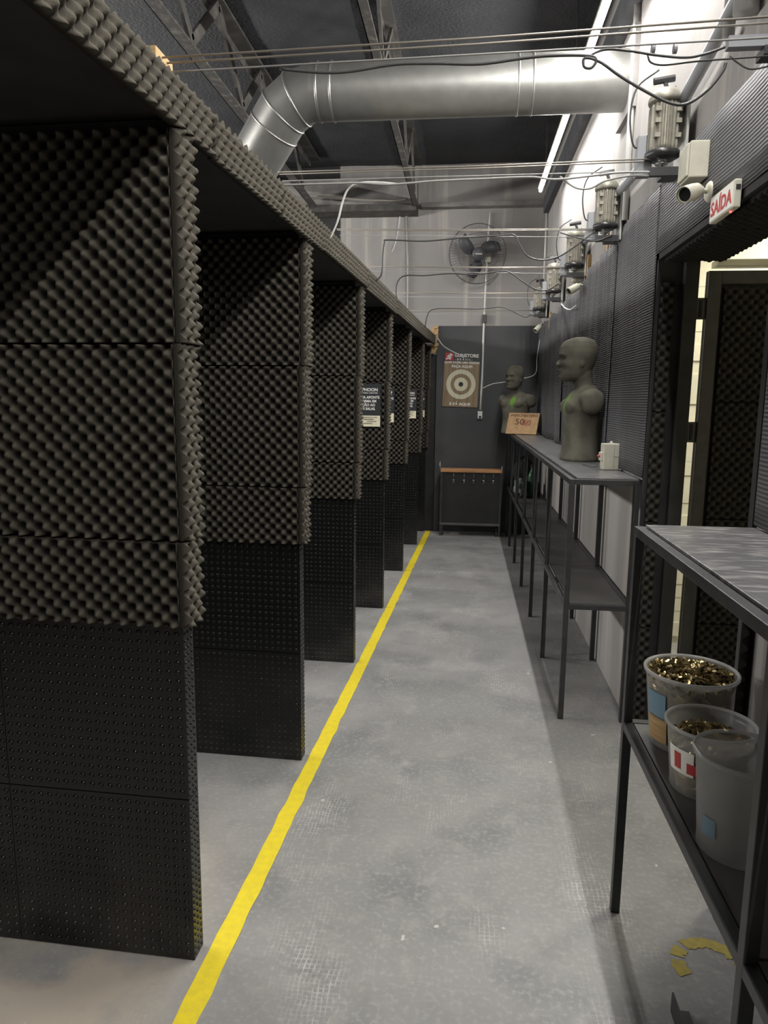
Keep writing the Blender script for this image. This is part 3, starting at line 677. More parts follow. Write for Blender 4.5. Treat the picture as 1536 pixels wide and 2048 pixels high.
# ================================================================== WIRES, MOTORS
BY = (1.80, 2.94, 4.05, 5.15, 6.33, 7.5)
BN = ['nearest the camera', 'at the second booth', 'at the third booth', 'at the fourth booth', 'at the fifth booth', 'at the sixth booth']
for i, y in enumerate(BY):
    zl = (2.305, 2.385, 2.42, 2.42, 2.41, 2.40)[i]; zr = 2.398 if i else 2.335
    for s_, nm in ((-1, 'front'), (1, 'rear')):
        tag(MB().tube([(-.80 + .035 * i, y + s_ * .014, zl), (0, y + s_ * .014, (zl + zr) / 2 - .003), (.70, y + s_ * .014, zr)], .0026, 6).build('carrier_wire', wire_m, smooth=True),
            '%s strand of the taut steel wire pair %s' % (nm, BN[i]), 'wire', 'taut carrier wires over the aisle')
    tag(MB().tube([(-.78 + .035 * i, y - .02, zl - .035), (.72, y - .02, zr - .045)], .0022, 6).build('support_wire', cable_g, smooth=True), 'thin grey support wire below the wire pair %s' % BN[i], 'wire', 'thin support wires over the aisle')
def motor(i, y):
    g = 'ribbed electric motors on the right wall'
    t = thing('winch_motor', 'ribbed electric motor on the right wall, %s along the aisle' % ['nearest', 'second', 'third', 'fourth', 'farthest'][i], 'motor', (.705, y, 2.36), 0, g)
    r = .056; n = 72; prof = MB(); v = []
    for z in (.062, .075, .215, .228):
        rr_ = r * (.93 if z in (.062, .228) else 1)
        for k in range(n):
            rr = rr_ * (1 if (k % 4) < 2 else .90); a = 2 * PI * k / n; v.append((rr * math.cos(a), rr * math.sin(a), z))
    f = [(j * n + k, j * n + (k + 1) % n, (j + 1) * n + (k + 1) % n, (j + 1) * n + k) for j in range(3) for k in range(n)] + [tuple(range(n - 1, -1, -1)), tuple(3 * n + k for k in range(n))]
    MB().add(v, f).build('ribbed_body', cast, t)
    MB().lathe([(0, .23), (.058, .23), (.062, .238), (.060, .25), (.045, .275), (0, .285)], (0, 0, 0), 28).build('top_cap', cast, t, smooth=True)
    MB().lathe([(0, .035), (.045, .035), (.062, .045), (.062, .062), (0, .064)], (0, 0, 0), 28).build('end_bell', dark_pl, t, smooth=True)
    MB().lathe([(0, .0), (.008, .0), (.008, .018), (.024, .02), (.024, .024), (.014, .029), (.014, .033), (.024, .038), (.024, .042), (.008, .044), (0, .044)], (0, 0, 0), 24).build('pulley', galv, t, smooth=True)
    bevel(MB().box((.062, -.075, -.03), (.072, .075, .27)).build('back_plate', galv, t), .002)
    MB().box((.0, -.04, -.028), (.066, .055, -.012)).box((-.05, -.045, -.03), (.066, -.02, .0)).build('bracket', dark_pl, t)
    for zz in (.11, .16, .20):
        for a in (-2.2, -.7):
            MB().obox((.056 * math.cos(a), .056 * math.sin(a), zz), (.010, 0, 0), (0, .008, 0), (0, 0, .008)).build('lug', cast, t)
    bevel(MB().box((-.085, .02, -.01), (-.03, .07, .135)).build('capacitor_box', grey_box, t), .004)
    MB().tube([(-.035, .05, .33), (.04, .05, .34)], .013, 8).tube([(.0, .05, .34), (.03, .05, .27)], .008, 6).tube([(.04, .03, .30), (.02, .02, .28)], .006, 6).build('cable_gland', dark_pl, t)
    MB().tube(smoothpts([(-.03, .0, .35), (-.10, .02, .30), (-.12, .02, .20), (-.10, .03, .10), (-.06, .045, .10)], 5), .0035, 6).build('lead', cable_b, t, smooth=True)
    return t
for i, y in enumerate(BY[1:]): motor(i, y)
# winch of the nearest bay, only its carriage arm reaches into view
t = thing('wall_bracket', 'pale steel winch arm reaching in from the right above the exit sign', 'bracket', (.66, 1.83, 2.30))
MB().box((-.095, -.012, -.01), (.13, .012, .014)).build('arm', grey_box, t)
MB().box((-.02, -.02, -.03), (.13, .03, -.012)).build('lower_arm', dark_pl, t)
MB().lathe([(0, 0), (.022, 0), (.022, .01), (0, .01)], (.04, 0, .014), 16).build('cap', dark_pl, t)
p0 = onY(1310, 108, 1.83); 
for x in (1306, 1350):
    q0 = onY(x, 98, 1.82); tag(MB().lathe([(.0, -.004), (.010, -.004), (.010, .004), (0, .004)], q0, 16, (1, 0, 0)).build('insulator', grey_box), 'small grey insulator ring on the nearest cable, %s one' % ('left' if x < 1320 else 'right'), 'insulator')

# conduit along the wall behind the motors
tag(MB().tube(smoothpts([(.765, 1.9, 2.74), (.765, 2.39, 2.68), (.765, 2.77, 2.62), (.765, 3.31, 2.56), (.765, 4.2, 2.58), (.765, 5.2, 2.56), (.765, 7.9, 2.55)], 8), .022, 12).build('wall_pipe', grey_box, smooth=True), 'fat grey pipe running along the right wall behind the motors', 'pipe')
for y, z0, z1, r, lab in ((3.94, 2.42, 3.42, .016, 'upright pale conduit on the right wall beside the nearest motor'), (7.9, 2.75, 3.42, .012, 'upright white conduit at the far end of the right wall'), (4.25, 2.30, 2.62, .014, 'short pale conduit above the ribbed sheets beside the second motor')):
    tag(MB().tube([(XW - .018, y, z0), (XW - .018, y, z1)], r, 10).build('wall_conduit', cable_w, smooth=True), lab, 'conduit')
for x, y0, y1, lab in ((.78, 2.42, 2.30, 'nearer'),): pass
for yk, r, lab in ((2.33, .035, 'wide pale upright pipe at the top right corner'), (2.47, .018, 'thin pale upright pipe at the top right corner')):
    tag(MB().tube([(XW - .036, yk, 2.60), (XW - .036, yk, 3.41)], r, 14).build('wall_pipe', cable_g, smooth=True), lab, 'pipe')

def cable(pts, Y, r, m, lab, fin=6):
    return tag(MB().tube(smoothpts([onY(x, y, Y) for x, y in pts], fin), r, 6).build('cable', m, smooth=True), lab, 'cable', None)
cable([(560, 138), (640, 145), (700, 143), (790, 129), (870, 127), (960, 128), (1050, 116), (1110, 111), (1180, 112), (1192, 122), (1182, 136), (1168, 133), (1170, 116), (1200, 124), (1240, 152), (1290, 182), (1340, 206), (1375, 207), (1415, 180), (1445, 143), (1452, 125)], 1.77, .0035, cable_b, 'black cable looping down before the nearest motor')
cable([(1170, 116), (1210, 99), (1260, 102), (1310, 110), (1370, 115), (1410, 108), (1450, 94)], 1.78, .003, cable_b, 'black cable joining the winch arm at upper right')
cable([(1295, 110), (1302, 125), (1330, 130), (1400, 122), (1536, 112)], 1.79, .0022, cable_b, 'thin black cable running out at the upper right edge')
cable([(1460, 112), (1475, 125), (1500, 138), (1536, 133)], 1.79, .0022, cable_b, 'thin cable sagging at the right edge above the exit sign')
cable([(530, 371), (640, 368), (720, 366), (780, 369), (870, 362), (960, 358), (1060, 354), (1110, 359), (1180, 352), (1240, 345), (1310, 344)], 2.90, .004, cable_g, 'grey cable draped along the wires at the second booth')
cable([(660, 478), (676, 440), (685, 405), (697, 378), (720, 366), (760, 365), (800, 369)], 2.92, .004, cable_w, 'white cable arching up from behind the booth roof')
cable([(1120, 353), (1150, 375), (1180, 377), (1210, 362), (1260, 352), (1300, 352)], 2.91, .0035, cable_g, 'grey cable sagging below the nearest motor')
cable([(752, 562), (763, 548), (765, 515), (769, 485), (776, 480), (850, 482), (920, 476), (1000, 471), (1028, 470), (1040, 490), (1055, 512), (1085, 520), (1120, 512), (1160, 485), (1190, 462)], 4.01, .0042, cable_b, 'black cable looping past the fan at the third booth')
cable([(1120, 465), (1150, 474), (1190, 482), (1225, 470)], 4.0, .0035, cable_b, 'black cable sagging below the second motor')
cable([(797, 607), (792, 585), (796, 562), (812, 551), (850, 551), (900, 547), (950, 549), (1000, 543), (1020, 545), (1045, 563), (1070, 578), (1095, 580), (1120, 565)], 5.11, .0045, cable_b, 'black cable looping below the fan at the fourth booth')
cable([(850, 655), (855, 630), (866, 619), (900, 617), (960, 618), (1000, 614), (1020, 620), (1050, 634), (1062, 628)], 6.29, .0045, cable_b, 'black cable at the fifth booth, ending by the farthest motor')
cable([(875, 676), (887, 692), (905, 703), (918, 709), (927, 716)], 8.0, .005, cable_w, 'white cable trailing down to the target poster')
cable([(966, 776), (985, 768), (1010, 764), (1040, 758), (1070, 748), (1074, 715), (1080, 680), (1086, 660)], 7.93, .005, cable_w, 'white cable hanging from the farthest camera behind the torso')

# ================================================================== RIBBED RUBBER SHEETS ON THE RIGHT WALL
def sheet(y0, y1, z0, z1, lab, seed, wavy=.012, ztop=None, x=XW - .012, zlow=None):
    ny = max(6, int((y1 - y0) / .025)); nz_ = max(4, int((z1 - z0) / .06)); v = []; f = []
    for i in range(ny + 1):
        y = y0 + (y1 - y0) * i / ny; zt = z1 + (ztop(y) if ztop else 0) + .014 * noise.noise(Vector((y * 9, seed, 0))) ; zb = z0 + (zlow(y) if zlow else 0)
        for j in range(nz_ + 1):
            s_ = j / nz_; z = zb + (zt - zb) * s_
            d = wavy * (noise.noise(Vector((y * 5.5, seed * 3.1, z * .5))) + .45 * noise.noise(Vector((y * 14, seed, z * .8))) + .5)
            v.append((x - max(0.0, d) - .002, y, z))
    W = nz_ + 1
    for i in range(ny):
        for j in range(nz_): a = i * W + j; f.append((a, a + 1, a + W + 1, a + W))
    o = MB().add(v, f).build('rubber_sheet', rib_m, smooth=True)
    s_ = o.modifiers.new('thick', 'SOLIDIFY'); s_.thickness = .004; s_.offset = 1
    return tag(o, lab, 'rubber sheet', 'ribbed rubber sheets covering the right wall')
sheet(3.24, 4.045, 1.168, 2.39, 'ribbed dark rubber sheet left of the open door', 1, .008)
sheet(4.05, 4.935, 1.168, 2.38, 'ribbed dark rubber sheet behind the nearer torso', 2, .018, lambda y: -.03)
sheet(4.94, 5.835, 1.168, 2.33, 'creased rubber sheet under the middle camera', 3, .035, lambda y: -.06 * abs(math.sin((y - 4.9) * 3)))
sheet(5.84, 6.735, 1.168, 2.29, 'creased rubber sheet third from the back wall corner', 4, .045, lambda y: -.05 * math.sin((y - 5.8) * 3.2))
sheet(6.74, 7.485, 1.168, 2.28, 'wavy rubber sheet behind the farther torso', 5, .03)
sheet(7.49, 8.10, 1.168, 2.30, 'wavy rubber sheet in the back corner under the farthest camera', 6, .02)
sheet(2.0, 3.235, 2.115, 2.40, 'ribbed rubber strip over the doorway behind the exit sign', 7, .004, lambda y: .02)
sheet(1.05, 1.995, 1.175, 2.42, 'ribbed rubber sheet on the right wall nearer than the doorway', 8, .010)
for (y, z, hgt) in ((4.36, 2.40, .09), (5.03, 2.37, .09), (3.92, 2.39, .0), (7.2, 2.29, .06)):
    if hgt: tag(MB().box((XW - .022, y, z - .10), (XW - .001, y + .035, z + hgt)).build('wood_batten', wood_m), 'short wood batten poking above the sheets at the %s' % {4.36: 'second motor', 5.03: 'middle camera', 7.2: 'far corner'}[y], 'batten')

# paper on the sheet behind the torso's head
tag(MB().obox((XW - .04, 4.72, 1.765), (.001, 0, 0), (0, .06, 0), (0, 0, .085)).build('wall_notice', white_tx), 'small white notice on the rubber sheet behind the nearer torso head', 'notice')

# cameras
def camera_unit(y, z, lab, gl, body_dir, sc=1.0, box_dz=.10, cable_=False):
    t = thing('security_camera', lab, 'security camera', (XW - .016, y, z), 0, 'white security cameras on the right wall')
    MB().lathe([(0, .016), (.026, .016), (.032, .010), (.034, 0)], (0, 0, 0), 24, (-1, 0, 0)).build('mount', white_pl, t, smooth=True)
    d = Vector(body_dir).normalized(); j = Vector((-.040, -.012, .004)); 
    MB().tube([(-.012, 0, 0), j, j + d * .02], .008, 10).lathe([(0, -.013), (.010, -.009), (.013, 0), (.010, .009), (0, .013)], j, 14).build('arm', white_pl, t, smooth=True)
    c = j + d * .018
    MB().lathe([(0, 0), (.020, 0), (.0245, .008), (.0245, .082), (.0215, .082), (.0215, .076), (0, .076)], c, 28, d).build('body', white_pl, t, smooth=False)
    MB().lathe([(.0213, .0765), (0, .0768)], c, 28, d).build('lens_glass', glass_dk, t)
    MB().lathe([(.0262, .03), (.0262, .088), (.0245, .088)], c, 28, d).build('hood', white_pl, t, smooth=True)
    return t
camera_unit(2.58, 2.185, 'white bullet security camera left of the red exit sign', 0, (-.62, -.62, -.30))
camera_unit(5.10, 2.27, 'white bullet security camera at the middle of the sheets', 0, (-.9, -.5, -.55))
camera_unit(7.58, 2.265, 'white bullet security camera near the back corner', 0, (-.7, -.5, -.75))
for (y, z, lab) in ((2.67, 2.30, 'cream junction box above the nearest security camera'), (5.22, 2.37, 'cream junction box above the middle security camera'), (7.62, 2.40, 'cream junction box above the farthest security camera')):
    t = thing('junction_box', lab, 'junction box', (XW - .02, y, z), 0, 'cream junction boxes on the right wall')
    bevel(MB().box((-.062, -.055, -.058), (0, .055, .058)).build('body', white_pl, t), .004)
    bevel(MB().box((-.070, -.050, -.052), (-.062, .050, .052)).build('cover', white_pl, t), .003)
tag(MB().tube(smoothpts([onX(1123, 608, .74), onX(1130, 616, .74), onX(1141, 619, .74), onX(1152, 611, .74)], 5), .005, 6).build('cable', cable_w, smooth=True), 'short white cable loop below the middle camera', 'cable')

# exit sign
t = thing('exit_sign', 'white exit sign with red SAÍDA lettering over the doorway', 'exit sign', (XW - .018, 2.40, 2.095))
bevel(MB().box((-.022, -.105, -.030), (0, .105, .050)).build('case', white_pl, t), .004)
M = frame((-.0232, 0.0, 0), (0, -1, 0), (0, 0, 1), (-1, 0, 0))
MB().box((-.0228, -.097, -.024), (-.0218, .097, .044)).build('face', white_tx, t)
text_mesh([('SAÍDA', .058, 0, -.012, 'CENTER', .028, 1.12)]).build('lettering', red_tx, t, M=M)
MB().lathe([(0, 0), (.004, 0), (.003, .004), (0, .005)], (-.012, -.06, -.030), 10, (0, 0, -1)).build('indicator', red_led, t)
MB().box((-.017, -.1065, .020), (-.004, -.104, .034)).build('slot', dark_pl, t)

# ================================================================== METAL SHELVES
def shelf(name, lab, x0, x1, ys, ztop, zmid, boards, topboards, xin=.035):
    t = thing(name, lab, 'shelf', (x0, ys[0], 0)); w_ = .0125
    ya, yb = 0, ys[-1] - ys[0]; X = x1 - x0
    for y in ys:
        y -= ys[0]
        s = w_ if y == 0 else (-w_ if y == yb else 0)
        for x in (w_, X - w_):
            bevel(MB().box((x - w_, y + s - w_, 0), (x + w_, y + s + w_, ztop - .025)).build('leg', steel, t), .0015)
    for x in (w_, X - w_):
        bevel(MB().box((x - w_, ya, ztop - .025), (x + w_, yb, ztop)).build('top_rail', steel, t), .0015)
        bevel(MB().box((x - w_ + .0005, ya + .025, zmid - .0125), (x + w_ - .0005, yb - .025, zmid + .0125)).build('middle_rail', steel, t), .0015)
    for y in (w_, yb - w_):
        for z, n_ in ((ztop - .0125, 'top_rail'), (zmid, 'middle_rail')):
            bevel(MB().box((.025, y - w_, z - .012), (X - .025, y + w_, z + .012)).build(n_, steel, t), .0015)
    yb_ = list(topboards)
    for a, b in zip(yb_[:-1], yb_[1:]):
        bevel(MB().box((xin, a - ys[0] + .002, ztop - .008), (X - .006, b - ys[0] - .002, ztop + .006)).build('top_board', laminate, t), .0012)
    for a, b in zip(boards[:-1], boards[1:]):
        bevel(MB().box((xin, a - ys[0] + .003, zmid - .002), (X - .02, b - ys[0] - .003, zmid + .010)).build('middle_board', shelf_dk, t), .0012)
    return t
far = shelf('metal_shelf', 'long black steel shelf under the torsos along the right wall', .478, .788, (3.275, 4.11, 4.92, 5.75, 6.6, 7.38, 7.95), 1.152, .556,
            (3.30, 4.12, 4.92, 5.75, 6.6, 7.93), (3.285, 4.92, 6.6, 7.94))
near = shelf('metal_shelf', 'near black steel shelf holding the casing buckets', .470, .79, (.20, 1.095, 1.993), 1.163, .590, (.22, 1.10, 1.97), (.21, 1.987), xin=.028)

# ================================================================== TORSO DUMMIES
def make_torso_mesh():
    def loft(secs, n=40, p=2.3):
        v = []; f = []
        for (z, c, hd, hw) in secs:
            for k in range(n):
                a = 2 * PI * k / n; ca, sa = math.cos(a), math.sin(a)
                v.append((c + hd * math.copysign(abs(ca) ** (2 / p), ca), hw * math.copysign(abs(sa) ** (2 / p), sa), z))
        m = len(secs)
        f = [(i * n + k, i * n + (k + 1) % n, (i + 1) * n + (k + 1) % n, (i + 1) * n + k) for i in range(m - 1) for k in range(n)]
        f += [tuple(range(n - 1, -1, -1)), tuple((m - 1) * n + k for k in range(n))]
        return v, f
    mb = MB()
    mb.add(*loft([(0, -.002, .100, .150), (.012, -.002, .106, .156), (.06, -.004, .100, .150), (.14, -.006, .094, .142), (.20, -.004, .096, .146), (.26, -.002, .098, .156),
                  (.30, 0, .102, .166), (.34, -.004, .098, .172), (.375, -.014, .086, .165), (.395, -.022, .072, .135), (.41, -.026, .060, .10), (.43, -.026, .052, .070)]))
    mb.add(*loft([(.39, -.022, .060, .075), (.42, -.016, .055, .062), (.45, -.004, .054, .056), (.48, .006, .056, .054), (.52, .01, .060, .054)], 32, 2))
    def ell(c, r, n=20, m=12):
        v = []; f = []
        for j in range(1, m):
            ph = PI * j / m
            for k in range(n): a = 2 * PI * k / n; v.append((c[0] + r[0] * math.sin(ph) * math.cos(a), c[1] + r[1] * math.sin(ph) * math.sin(a), c[2] + r[2] * math.cos(ph)))
        f = [(j * n + k, (j + 1) * n + k, (j + 1) * n + (k + 1) % n, j * n + (k + 1) % n) for j in range(m - 2) for k in range(n)]
        v += [(c[0], c[1], c[2] + r[2]), (c[0], c[1], c[2] - r[2])]; t_ = len(v) - 2; b_ = t_ + 1
        f += [(t_, k, (k + 1) % n) for k in range(n)] + [(b_, (m - 2) * n + (k + 1) % n, (m - 2) * n + k) for k in range(n)]
        mb.add(v, f)
    for s in (-1, 1):
        ell((-.022, s * .150, .352), (.072, .075, .062))           # deltoids, cut off short
        ell((-.024, s * .182, .334), (.062, .046, .062))
        ell((.058, s * .068, .310), (.050, .072, .050))            # pectorals
        ell((.062, s * .03, .19), (.030, .026, .024)); ell((.060, s * .03, .14), (.030, .026, .024)); ell((.060, s * .03, .235), (.030, .028, .022))
        ell((-.03, s * .085, .382), (.052, .09, .036))
        ell((.022, s * .072, .552), (.012, .007, .020))            # ears
    # head
    n, m = 56, 44; v = []; f = []
    secs = [(.455, .062, .030, .026), (.462, .060, .052, .040), (.475, .053, .068, .052), (.495, .046, .080, .060), (.52, .040, .088, .066), (.55, .034, .094, .071), (.585, .030, .100, .075),
            (.62, .028, .103, .077), (.65, .026, .098, .074), (.675, .024, .083, .064), (.692, .022, .058, .045), (.702, .020, .024, .019)]
    def sec(z):
        for a, b in zip(secs[:-1], secs[1:]):
            if z <= b[0]:
                t_ = (z - a[0]) / (b[0] - a[0]); return [a[i] + (b[i] - a[i]) * t_ for i in range(4)]
        return secs[-1]
    for j in range(m + 1):
        z = .455 + .247 * (.5 - .5 * math.cos(PI * j / m)); _, c, hd, hw = sec(z)
        for k in range(n):
            a = 2 * PI * k / n; x = c + hd * math.copysign(abs(math.cos(a)) ** .92, math.cos(a)); y = hw * math.sin(a)
            if math.cos(a) > 0:
                g = lambda y0, z0, sy, sz: math.exp(-((abs(y) - y0) / sy) ** 2 - ((z - z0) / sz) ** 2)
                x += -.017 * g(.030, .582, .017, .011) + .007 * g(.028, .603, .026, .007) - .006 * g(0, .535, .03, .008) + .006 * g(0, .520, .020, .005) + .006 * g(0, .508, .018, .0045) - .004 * g(0, .498, .02, .004) + .008 * g(0, .478, .02, .012) + .006 * g(.045, .552, .018, .015) - .006 * g(.048, .52, .015, .018)
            v.append((x, y, z))
    f = [(j * n + k, j * n + (k + 1) % n, (j + 1) * n + (k + 1) % n, (j + 1) * n + k) for j in range(m) for k in range(n)] + [tuple(range(n - 1, -1, -1)), tuple(m * n + k for k in range(n))]
    mb.add(v, f)
    _i = len(mb.v)
    # nose: wedge
    mb.add([(.118, -.006, .594), (.118, .006, .594), (.100, -.018, .545), (.100, .018, .545), (.148, -.008, .553), (.148, .008, .553), (.143, -.013, .545), (.143, .013, .545), (.095, -.006, .59), (.095, .006, .59)],
           [(0, 4, 5, 1), (4, 6, 7, 5), (6, 2, 3, 7), (0, 2, 6, 4), (1, 5, 7, 3), (8, 0, 1, 9), (8, 9, 3, 2), (8, 2, 0), (9, 1, 3)])
    ell((.135, -.011, .549), (.014, .009, .007)); ell((.135, .011, .549), (.014, .009, .007))
    # head and neck a little larger and fuller than the first cut, seen from the chin up
    nv_ = []
    for (x, y, z) in mb.v:
        k = min(1, max(0, (z - .405) / .06)); g_ = 1 + .085 * k
        nv_.append((.01 + (x - .01) * g_, y * (1 + .10 * k), z if z < .46 else .46 + (z - .46) * 1.02))
    mb.v = nv_
    o = mb.build('tmp', bust_m)
    r = o.modifiers.new('r', 'REMESH'); r.mode = 'VOXEL'; r.voxel_size = .0042; r.use_smooth_shade = True
    s_ = o.modifiers.new('s', 'SMOOTH'); s_.factor = .5; s_.iterations = 7
    dg = bpy.context.evaluated_depsgraph_get(); dg.update()
    me = bpy.data.meshes.new_from_object(o.evaluated_get(dg)); bpy.data.objects.remove(o)
    me.name = 'torso_dummy'; me.shade_smooth()
    if not len(me.materials): me.materials.append(bust_m)
    return me
tm = make_torso_mesh()
for (loc, rz, sc, lab) in (((.668, 4.30, 1.158), math.radians(184), 1.0, 'larger nearer grey male torso dummy with head, standing on the long shelf in profile'),
                            ((.520, 7.66, 1.158), math.radians(230), 1.0, 'farther grey male torso dummy behind the wooden plaque on the shelf')):
    o = place('torso_dummy', tm, bust_m); o.location = loc; o.rotation_euler = (0, 0, rz); o.scale = (sc,) * 3
    tag(o, lab, 'torso dummy', 'target torso dummies on the long shelf')

# things on the long shelf
t = thing('wooden_plaque', 'light wooden plaque with burnt lettering leaning before the farther torso', 'plaque', (.415, 7.47, 1.160), math.radians(-24))
PM = frame((0, 0, 0), (1, 0, 0), (0, .40, .917), (0, -.917, .40))
MB().box((.0, .006, -.012), (.325, .236, 0)).build('board', wood_l, t, M=PM)
text_mesh([('WINCHESTER®', .038, .165, .194, 'CENTER', .03, 1.12), ('50', .092, .130, .108, 'CENTER', .02, 1.1)]).build('lettering', brown_tx, t, M=PM @ Matrix.Translation((0, 0, .0006)))
MB().box((.160, .102, 0), (.167, .156, .0012)).box((.238, .102, 0), (.245, .156, .0012)).box((.160, .102, 0), (.245, .110, .0012)).box((.167, .149, 0), (.245, .156, .0012)).build('emblem', maroon_tx, t, M=PM)
text_mesh([('BA', .042, .202, .115, 'CENTER', .03)]).build('emblem_lettering', maroon_tx, t, M=PM @ Matrix.Translation((0, 0, .0008)))
t = thing('white_case', 'small cream plastic case standing on the near end of the long shelf', 'case', (.735, 3.72, 1.159), math.radians(6))
bevel(MB().box((-.041, -.03, 0), (.041, .03, .132)).build('body', white_pl, t), .004)
bevel(MB().box((-.052, -.022, .045), (-.040, .022, .088)).build('latch', white_pl, t), .003)
MB().box((.012, -.0315, .066), (.041, -.0295, .069)).box((.010, -.0312, .004), (.012, -.0296, .13)).build('seam', grey_box, t)
MB().tube([(-.052, 0, .070), (-.063, .0, .066)], .007, 10).build('red_button', red_tx, t)
MB().tube([(0, 0, .131), (.008, .01, .138)], .007, 10).build('top_knob', white_pl, t)
tag(MB().tube(smoothpts([(.68, 3.73, 1.175), (.665, 3.78, 1.165), (.655, 3.86, 1.163), (.64, 3.95, 1.163)], 4), .0028, 6).build('cable', cable_b, smooth=True), 'short black cord behind the cream case on the shelf', 'cable')

# bags and jars at the far end of the middle board
def blob(name, c, r, m, lab, cat, seed, amp=.25, n=26, k_=18):
    v = []; f = []
    for j in range(k_ + 1):
        ph = PI * j / k_
        for k in range(n):
            a = 2 * PI * k / n; d = Vector((math.sin(ph) * math.cos(a), math.sin(ph) * math.sin(a), math.cos(ph)))
            q_ = 1 + amp * noise.noise(d * 2.2 + Vector((seed, 0, 0))) + amp * .4 * noise.noise(d * 6 + Vector((seed, 3, 0)))
            p = Vector((c[0] + r[0] * d.x * q_, c[1] + r[1] * d.y * q_, c[2] + r[2] * d.z * q_)); p.z = max(p.z, c[2] - r[2] * .86); v.append(p)
    f = [(j * n + k, (j + 1) * n + k, (j + 1) * n + (k + 1) % n, j * n + (k + 1) % n) for j in range(k_) for k in range(n)]
    return tag(MB().add(v, f).build(name, m, smooth=True), lab, cat)
blob('black_bag', (.625, 7.58, .745), (.10, .12, .19), cloth_d, 'bulging black bag on the middle board at the far end of the long shelf', 'bag', 1)
blob('cloth_bundle', (.545, 7.02, .655), (.055, .11, .09), cloth_g, 'crumpled grey-green cloth on the middle board before the black bag', 'cloth', 5, .4)
t = thing('green_bottle', 'dark green bottle on the middle board among the bags', 'bottle', (.665, 7.05, .567))
MB().lathe([(0, 0), (.04, 0), (.043, .01), (.043, .20), (.03, .24), (.016, .26), (.016, .30)], (0, 0, 0), 24).build('body', green_m, t, smooth=True)
MB().lathe([(.018, .295), (.018, .32), (0, .32)], (0, 0, 0), 16).build('cap', dark_pl, t)
tag(bevel(MB().box((.66, 7.12, .567), (.76, 7.24, .70)).build('black_box', dark_pl), .004), 'small black box on the middle board beside the wall', 'box')

# rolling cart by the back wall
t = thing('rolling_cart', 'low black cart with orange wooden top rail against the back wall', 'cart', (-.255, 7.86, 0))
bevel(MB().box((.02, .0, .13), (.665, .03, .715)).build('front_panel', mat('black_lacquer', (.014, .014, .015), .4, col2=(.022, .022, .022), nscale=5), t), .002)
bevel(MB().box((.0, -.02, .715), (.675, .18, .745)).build('top_rail', orange_rail, t), .004)
bevel(MB().box((.0, -.025, .125), (.665, .0, .150)).build('lower_ledge', shelf_dk, t), .002)
MB().box((.02, .17, .10), (.665, .19, .715)).box((.02, .03, .13), (.665, .17, .15)).build('body', black_board, t)
for x in (.0, .650):
    bevel(MB().box((x, -.012, .055 if x else .0), (x + .022, .012, .74)).build('post', steel, t), .002)
for x, y in ((.035, .03), (.63, .03), (.035, .16), (.63, .16)):
    MB().lathe([(0, -.01), (.022, -.01), (.026, -.006), (.026, .006), (.022, .01), (0, .01)], (x, y, .028), 16, (1, 0, 0)).tube([(x, y, .03), (x, y, .11)], .008, 8).build('caster', dark_pl, t, smooth=True)
for k, x in enumerate((.145, .26, .365, .475, .58)):
    MB().tube([(x, -.005, .705), (x, -.012, .66)], .003, 5).lathe([(0, -.012), (.010, -.008), (.010, .006), (0, .012)], (x, -.014, .628), 8).tube([(x - .012, -.006, .595), (x + .01, -.01, .612)], .0035, 5).build('hook', galv, t, smooth=True)
MB().tube([(-.007, 0, .83), (-.007, 0, .79), (0, 0, .745)], .006, 8, rs=[.004, .012, .006]).build('end_knob', galv, t)
MB().tube([(.672, 0, .79), (.668, 0, .745)], .009, 8).build('end_knob', galv, t)
ra = MB(); random.seed(5)
for k in range(60):
    z = random.uniform(2.02, 2.30); ra.obox((-.36 + random.uniform(-.03, .025), YB - .05 + random.uniform(-.02, .02), z), (random.uniform(.008, .02), 0, .004), (0, .01, 0), (.003, 0, random.uniform(.008, .016)))
tag(ra.build('broken_board_edge', wood_m), 'crumbling tan board edge where the booth roof meets the back wall', 'board edge', kind='stuff')

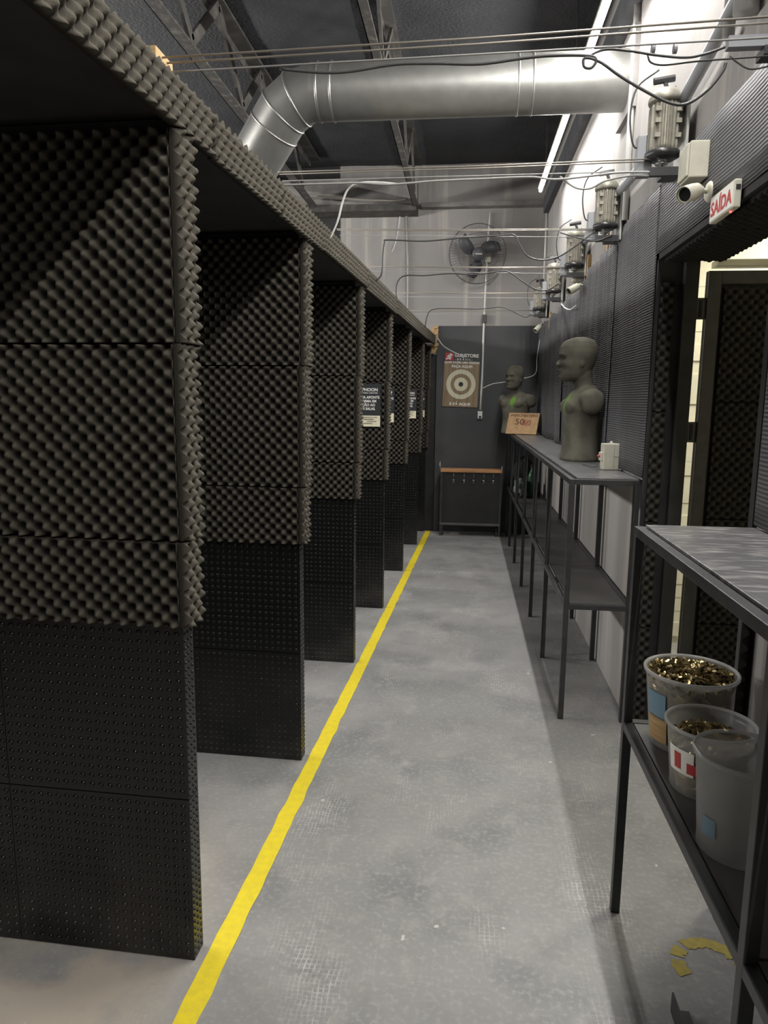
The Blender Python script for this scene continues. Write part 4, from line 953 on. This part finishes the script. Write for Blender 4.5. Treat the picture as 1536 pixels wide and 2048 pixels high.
# ================================================================== CASING BUCKETS
def bucket(c, rt, rb, h, fill, lab, seed, patches=()):
    z0 = .6012
    t = thing('frosted_bucket', lab, 'bucket', (c[0], c[1], z0), 0, 'frosted plastic buckets on the near shelf')
    prof = [(0, 0), (rb, 0), (rb + .002, .004)] + [(rb + (rt - rb) * k / 8, h * k / 8) for k in range(1, 9)] + [(rt + .006, h - .004), (rt + .006, h + .004), (rt, h + .005), (rt - .003, h)] 
    MB().lathe(prof, (0, 0, 0), 56).build('wall', bucket_m, t, smooth=True)
    MB().tube([((rt + .003) * math.cos(a), (rt + .003) * math.sin(a), h + .002) for a in [2 * PI * k / 56 for k in range(57)]], .0038, 8, False).build('rim', bucket_m, t, smooth=True)
    for (a0, a1, za, zb, m_, nm) in patches:
        n = 12; v = []
        for k in range(n + 1):
            a = math.radians(a0 + (a1 - a0) * k / n)
            for z in (za, zb):
                r = rb + (rt - rb) * z / h + .0025 + (.0006 if nm != 'label' else 0); v.append((r * math.cos(a), r * math.sin(a), z))
        MB().add(v, [(2 * k, 2 * k + 2, 2 * k + 3, 2 * k + 1) for k in range(n)]).build(nm, m_, t, smooth=True)
    if fill > 0:
        rnd = random.Random(seed); mb = MB(); ri = lambda z: rb + (rt - rb) * z / h - .008
        def shell(p, d, L_=.019, r=.0050):
            d = d.normalized(); u = d.orthogonal().normalized(); w2 = d.cross(u); n = 6; v = []
            for e_ in (-L_ / 2, L_ / 2):
                for k in range(n): a = 2 * PI * k / n; v.append(p + d * e_ + (u * math.cos(a) + w2 * math.sin(a)) * r)
            n1 = len(mb.v); mb.v += [tuple(q_) for q_ in v]; mb.f += [(n1 + k, n1 + (k + 1) % n, n1 + n + (k + 1) % n, n1 + n + k) for k in range(n)] + [tuple(n1 + k for k in range(n - 1, -1, -1)), tuple(n1 + n + k for k in range(n))]
        zs = h * fill
        for k in range(620):
            r = ri(zs) * math.sqrt(rnd.random()); a = rnd.uniform(0, 2 * PI); z = zs - .020 + .022 * rnd.random() + (.014 * (1 - (r / ri(zs)) ** 2))
            d = Vector((rnd.gauss(0, 1), rnd.gauss(0, 1), rnd.gauss(0, .55))); shell(Vector((r * math.cos(a), r * math.sin(a), z)), d)
        for k in range(900):
            z = rnd.uniform(.01, zs - .01); a = rnd.uniform(0, 2 * PI); r = ri(z) - .002 - .004 * rnd.random()
            d = Vector((-math.sin(a), math.cos(a), 0)) * rnd.gauss(0, 1) + Vector((0, 0, rnd.gauss(0, 1))) ; shell(Vector((r * math.cos(a), r * math.sin(a), z)), d)
        o = mb.build('spent_casings', brass, None, M=Matrix.Translation((c[0], c[1], z0)))
        tag(o, 'heap of spent brass casings filling the ' + lab, 'casings', None, 'stuff')
        core = MB().lathe([(0, .004), (ri(0) - .012, .004), (ri(zs) - .012, zs - .016), (0, zs - .004)], (0, 0, 0), 32)
        n1 = len(o.data.vertices); me = o.data; me.materials.append(brass_dk)
        bm = bmesh.new(); bm.from_mesh(me); vs = [bm.verts.new(p) for p in core.v]
        for q_ in core.f:
            try: fc_ = bm.faces.new([vs[i] for i in q_]); fc_.material_index = 1
            except ValueError: pass
        bm.to_mesh(me); bm.free()
    return t
bucket((.610, 1.868), .112, .092, .200, .97, 'frosted bucket farthest along the shelf, brim full', 1, ((186, 222, .09, .155, blue_tx, 'label'), (186, 224, .02, .085, wood_m, 'tape')))
bucket((.590, 1.640), .096, .080, .158, .78, 'frosted bucket in the middle, half hidden', 2, ((188, 232, .055, .115, white_tx, 'label'), (222, 238, .062, .088, red_tx, 'red_mark'), (200, 212, .065, .105, red_tx, 'red_mark'), (238, 262, .066, .086, black_tx, 'black_mark')))
b3 = bucket((.578, 1.405), .094, .078, .205, .0, 'empty frosted bucket behind the near shelf leg', 3, ((196, 218, .045, .085, blue_tx, 'label'),))
bucket((.600, 1.085 - .085), .100, .082, .205, .95, 'frosted bucket cut off by the right edge', 4, ((170, 200, .06, .12, yellow, 'label'), (170, 205, .02, .055, white_tx, 'label')))
